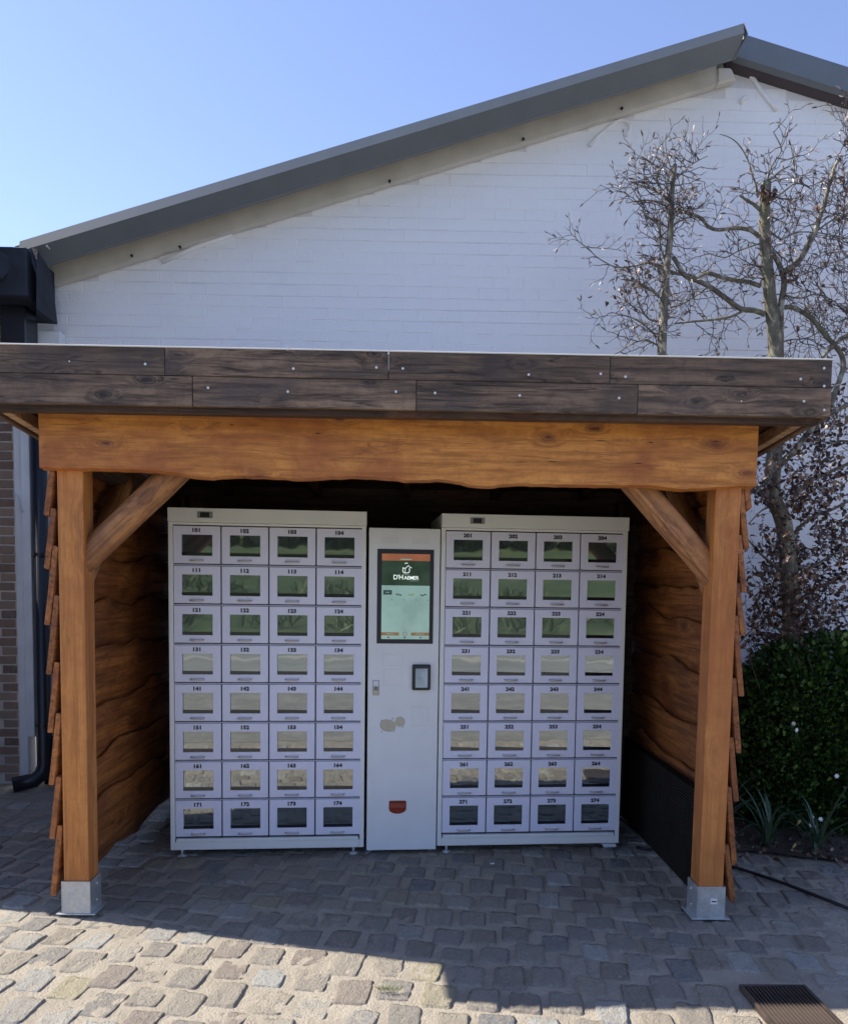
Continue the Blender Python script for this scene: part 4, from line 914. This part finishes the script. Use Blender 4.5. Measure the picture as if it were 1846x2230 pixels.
# trees trained against the wall
TD = 5.0
def path(pix, D=TD, jit=0.0):
    out = []
    for i, q in enumerate(pix):
        p = atD(q[0], q[1], D if len(q) < 3 else q[2]); out.append(p + Vector((0, rs.uniform(-jit, jit), 0)))
    return out
def smooth_path(P, n=3):
    P = [Vector(p) for p in P]; out = []
    for i in range(len(P)-1):
        p0 = P[max(i-1,0)]; p1 = P[i]; p2 = P[i+1]; p3 = P[min(i+2,len(P)-1)]
        for k in range(n):
            t = k/n; out.append(0.5*((2*p1)+(p2-p0)*t+(2*p0-5*p1+4*p2-p3)*t*t+(3*p1-p0-3*p2+p3)*t**3))
    out.append(P[-1]); return out
def limb(name, pix, r0, r1, t, n=7, D=TD, knob=0.06, matn='bark', sub=3):
    P = smooth_path(path(pix, D), sub); N = len(P)
    P = [p + Vector((noise.noise(p*14), noise.noise(p*14+Vector((5,5,5))), 0))*0.005 for p in P]
    R = [(r0+(r1-r0)*i/(N-1))*(1+knob*noise.noise(p*22)) for i, p in enumerate(P)]
    link(name, sm(MB().tube(P, R, n).mesh(name, M[matn])), t); return P
class Twigs:
    def __init__(s): s.mb = MB(); s.bp = []; s.bd = []; s.lp = []; s.ld = []
    def grow(s, p, d, L, r, depth=0, budp=1.0, up=0.25, leaf=0.0, dmax=5.30):
        n = max(2, int(L/0.028)); pts_ = [p.copy()]; d = d.normalized(); side = 1
        for i in range(n):
            step = L/n; side = -side
            perp = d.cross(Vector((0,1,0))); perp = perp.normalized() if perp.length > 1e-3 else Vector((1,0,0))
            d2 = (d + perp*side*0.20 + Vector((rs.normal()*.14, rs.normal()*.12, rs.normal()*.14+up*0.25))).normalized(); d = (d*0.6+d2*0.4).normalized()
            q = pts_[-1] + d2*step; q.y = min(q.y, dmax); pts_.append(q)
            if depth < 2 and rs.rand() < (0.55 if depth == 0 else 0.34) and i > 0:
                nd = (d + perp*side*rs.uniform(.6,1.2) + Vector((0, rs.normal()*.45, .15))).normalized()
                s.grow(q, nd, L*rs.uniform(.3,.6), r*.6, depth+1, budp, up, leaf, dmax)
            if i > 0 and rs.rand() < 0.40*budp: s.bp.append(tuple(q)); s.bd.append(tuple(d + perp*side*0.9))
            if leaf and rs.rand() < leaf: s.lp.append(tuple(q)); s.ld.append((rs.normal()*.7, rs.normal()*.7-.3, -0.6+rs.normal()*.5))
        s.mb.tube(pts_, [max(0.0014, 1.3*r*(1-0.6*i/len(pts_))) for i in range(len(pts_))], 4, cap=False)
        if rs.rand() < 0.9*budp: s.bp.append(tuple(pts_[-1])); s.bd.append(tuple(d))
    def along(s, P, dens, L, r=0.003, budp=1.0, up=0.3, leaf=0.0, a=0.0, dmax=5.30):
        for i in range(len(P)-1):
            if i/len(P) < a: continue
            seg = P[i+1]-P[i]
            for k in range(np.random.poisson(dens*seg.length) if False else rs.poisson(1.1*dens*seg.length)):
                q = P[i] + seg*rs.rand(); an = rs.uniform(0, 2*PI)
                dd = Vector((math.cos(an), rs.normal()*0.45, math.sin(an)*0.9+0.25))
                s.grow(q, dd, L*rs.uniform(.45,1.25), r, 0, budp, up, leaf, dmax)
    def finish(s, t, lsize=0.03):
        link('twigs', s.mb.mesh('twigs', M['twig']), t, kind='stuff')
        if s.bp: link('buds', leaf_cloud('buds', s.bp, 0.019, M['bud'], 1.75, 0.5, 0.15, dirs=s.bd, seed=4, thin=0.42), t, kind='stuff')
        if s.lp: link('dry_leaves', leaf_cloud('dry_leaves', s.lp, lsize, M['dry_leaf'], 1.35, 0.45, 0.5, dirs=s.ld, seed=5), t, kind='stuff')
# tree 1
t1 = thing('beech_tree', 'slim bare beech with one pale trunk, leftmost against the white gable', 'tree', (1.45, TD, 0), 0, 'beech trees trained along the white wall')
tr = limb('trunk', [(1418,1950),(1425,1500),(1434,1000),(1440,773),(1446,660),(1450,590),(1457,533),(1460,457),(1464,400),(1469,358)], 0.036, 0.012, t1, 10)
tw = Twigs(); top = tr[-16:]
tw.along(top, 30, 0.22, 0.0028, up=0.4)
for pix, r0, r1, d_, L_ in (
  ([(1459,455),(1440,415),(1428,385),(1436,370),(1415,352),(1392,338)], .008,.003, 26,.18),
  ([(1462,440),(1425,415),(1385,400),(1370,395)], .008,.003, 28,.20),
  ([(1436,520),(1432,490),(1415,475),(1402,465),(1398,445),(1385,425)], .009,.003, 30,.20),
  ([(1452,580),(1436,524),(1460,495),(1490,477),(1520,470)], .007,.003, 14,.18),
  ([(1460,455),(1420,437),(1385,438),(1365,442)], .006,.003, 26,.20),
  ([(1466,594),(1440,585),(1412,572),(1385,578),(1340,582),(1300,560),(1277,536)], .009,.002, 24,.20),
  ([(1434,646),(1420,632),(1406,625),(1380,612),(1350,608)], .010,.004, 40,.18),
  ([(1446,700),(1410,694),(1390,660),(1383,630)], .007,.003, 22,.20),
  ([(1430,735),(1400,705),(1370,690),(1330,680)], .006,.002, 26,.20),
  ([(1445,760),(1400,740),(1350,765),(1330,775)], .006,.002, 40,.20),
  ([(1463,380),(1450,330),(1448,300)], .005,.002, 16,.2),
  ([(1463,400),(1490,370),(1520,350),(1540,340)], .005,.002, 22,.22)):
    P = limb('branch', pix, r0, r1, t1, 6); tw.along(P, d_, L_, 0.0024, up=0.25)
for c_ in ((1385,600),(1345,640)):
    for _ in range(22): q = atD(c_[0]+rs.normal()*28, c_[1]+rs.normal()*22, TD+rs.uniform(-.15,.15)); tw.lp.append(tuple(q)); tw.ld.append((rs.normal()*.4, rs.normal()*.4, -1))
tw.finish(t1, 0.021)
# tree 2
t2 = thing('beech_tree', 'thicker beech with a pale forked trunk behind the right end of the shelter roof', 'tree', (2.2, TD, 0), 0, 'beech trees trained along the white wall')
tr2 = limb('trunk', [(1722,1600),(1722,1460),(1721,1330),(1716,1240),(1706,1140),(1680,1070),(1688,960),(1690,860),(1687,785),(1683,700),(1674,640),(1668,560),(1663,495),(1664,440),(1667,398)], 0.058, 0.029, t2, 14, knob=0.10)
st = limb('trunk', [(1697,780),(1698,680),(1706,610),(1690,565),(1672,545)], 0.024, 0.012, t2, 8)
tw = Twigs()
tw.along(tr2[-14:], 28, 0.24, 0.003, up=0.4)
BR = [
  ([(1459,455),(1490,462),(1524,474),(1540,492),(1560,500),(1590,498),(1611,497),(1635,502),(1652,516)], .009,.013, 9,.18),
  ([(1466,560),(1490,600),(1520,612),(1545,625),(1580,650),(1611,672),(1640,676),(1665,684)], .013,.017, 7,.20),
  ([(1516,612),(1530,598),(1545,595),(1570,604),(1604,611),(1630,614),(1656,623)], .012,.014, 9,.20),
  ([(1413,571),(1440,580),(1466,594),(1500,600),(1520,610)], .006,.012, 10,.2),
  ([(1467,705),(1500,701),(1543,697),(1590,690),(1619,676)], .005,.009, 22,.20),
  ([(1458,670),(1480,665),(1520,640),(1545,622)], .004,.006, 16,.2),
  ([(1707,594),(1735,570),(1752,545),(1765,520),(1775,500),(1785,470),(1797,430),(1806,395),(1818,360),(1828,345)], .021,.010, 22,.22),
  ([(1690,676),(1715,668),(1740,676),(1768,695),(1790,722),(1812,748),(1830,770),(1836,795),(1826,830),(1816,860),(1806,885)], .014,.016, 10,.20),
  ([(1655,458),(1640,445),(1622,435),(1610,425)], .012,.006, 26,.20),
  ([(1670,440),(1690,430),(1720,405),(1740,400),(1765,412)], .007,.003, 26,.20),
  ([(1650,430),(1640,390),(1628,350),(1612,320),(1590,300),(1566,292)], .006,.002, 16,.2),
  ([(1667,400),(1680,360),(1700,330),(1690,300),(1682,285)], .006,.002, 20,.18),
  ([(1672,395),(1700,370),(1725,355),(1718,300)], .005,.002, 18,.18),
  ([(1655,530),(1610,545),(1580,560),(1550,555),(1530,545)], .005,.002, 22,.18),
  ([(1688,750),(1720,740),(1760,735),(1790,715)], .006,.003, 22,.20),
  ([(1700,640),(1740,650),(1780,640),(1820,660),(1846,690)], .006,.003, 22,.22),
  ([(1670,500),(1700,520),(1740,505),(1800,510),(1846,520)], .005,.003, 26,.22),
  ([(1775,505),(1810,480),(1846,470)], .006,.003, 30,.22),
  ([(1690,600),(1740,600),(1790,580),(1846,560)], .004,.003, 18,.25)]
for pix, r0, r1, d_, L_ in BR:
    P = limb('branch', pix, r0, r1, t2, 7); tw.along(P, d_, L_, 0.0024, up=0.25, leaf=0.01)
for _ in range(34): q = atD(1668+rs.normal()*11, 415+rs.normal()*16, TD-0.03); tw.lp.append(tuple(q)); tw.ld.append((rs.normal()*.4, -0.5, -0.6))
for _ in range(22): q = atD(1715+rs.normal()*14, 597+rs.normal()*9, TD-0.05); tw.lp.append(tuple(q)); tw.ld.append((rs.normal()*.4, -0.5, -0.6))
# the leafy lower half
for pix, r0, r1 in (
  ([(1846,880),(1800,905),(1770,930),(1735,975),(1700,1010),(1672,1045)], .014,.024),
  ([(1700,1010),(1685,985),(1650,960)], .010,.004), ([(1655,1062),(1640,1068),(1622,1066)], .010,.008),
  ([(1710,1180),(1760,1130),(1810,1110),(1846,1090)], .012,.008), ([(1716,1250),(1670,1220),(1640,1190),(1615,1160)], .010,.004),
  ([(1720,1320),(1780,1280),(1846,1250)], .012,.008), ([(1720,1400),(1680,1360),(1640,1370),(1610,1400)], .009,.004),
  ([(1722,1440),(1690,1480),(1650,1490),(1620,1520)], .009,.004), ([(1715,1215),(1750,1240),(1800,1215),(1846,1190)], .009,.006),
  ([(1846,1010),(1800,1030),(1760,1050),(1700,1120)], .010,.012), ([(1700,1100),(1660,1110),(1630,1140)], .007,.003), ([(1722,1350),(1760,1370),(1800,1350),(1846,1340)], .008,.005)):
    P = limb('branch', pix, r0, r1, t2, 7); tw.along(P, 17, 0.30, 0.0026, budp=0.3, up=0.1, leaf=0.95)
for _ in range(2600):
    x = 1600+246*rs.beta(1.6,1.0)*1.25; y = 900 + 560*rs.rand()
    if x < 1700 and y < 1000 and (x-1600) < (1000-y): continue
    if noise.noise(Vector((x*0.018, y*0.018, 2.0))) < -0.02: continue
    D = TD + rs.uniform(-.30, .22); q = atD(x, y, D); tw.lp.append(tuple(q)); tw.ld.append((rs.normal()*.7, rs.normal()*.6-.3, -0.5+rs.normal()*.5))
tw.finish(t2, 0.022)
# tree 3 standing just outside the frame
t3 = thing('beech_tree', 'beech at the far right edge whose dark branches reach in above the shelter corner', 'tree', (3.1, TD, 0), 0, 'beech trees trained along the white wall')
limb('trunk', [(1960,1500),(1955,1100),(1950,700),(1945,450)], 0.055, 0.03, t3, 12)
tw = Twigs()
for pix, r0, r1 in (([(1950,800),(1900,735),(1846,732),(1815,750),(1790,780),(1775,800)], .018,.008), ([(1950,620),(1900,600),(1846,560),(1830,540),(1815,500)], .012,.003),
                    ([(1950,560),(1900,470),(1860,440),(1830,470)], .01,.003), ([(1950,480),(1900,400),(1860,340),(1840,310)], .01,.003), ([(1950,700),(1880,680),(1830,700)], .01,.003),
                    ([(1950,1050),(1900,980),(1830,960),(1790,985)], .012,.004)):
    P = limb('branch', pix, r0, r1, t3, 7); tw.along(P, 26, 0.28, 0.0024, up=0.2, leaf=0.03)
tw.finish(t3)
for o in list(bpy.data.objects):
    if o.get('category') is None and o.parent is None and o.type == 'MESH' and o.get('kind') is None: print('UNTAGGED', o.name)
print('tris', sum(len(p.vertices)-2 for o in bpy.data.objects if o.type=='MESH' for p in [None] ) if False else len(bpy.data.objects))
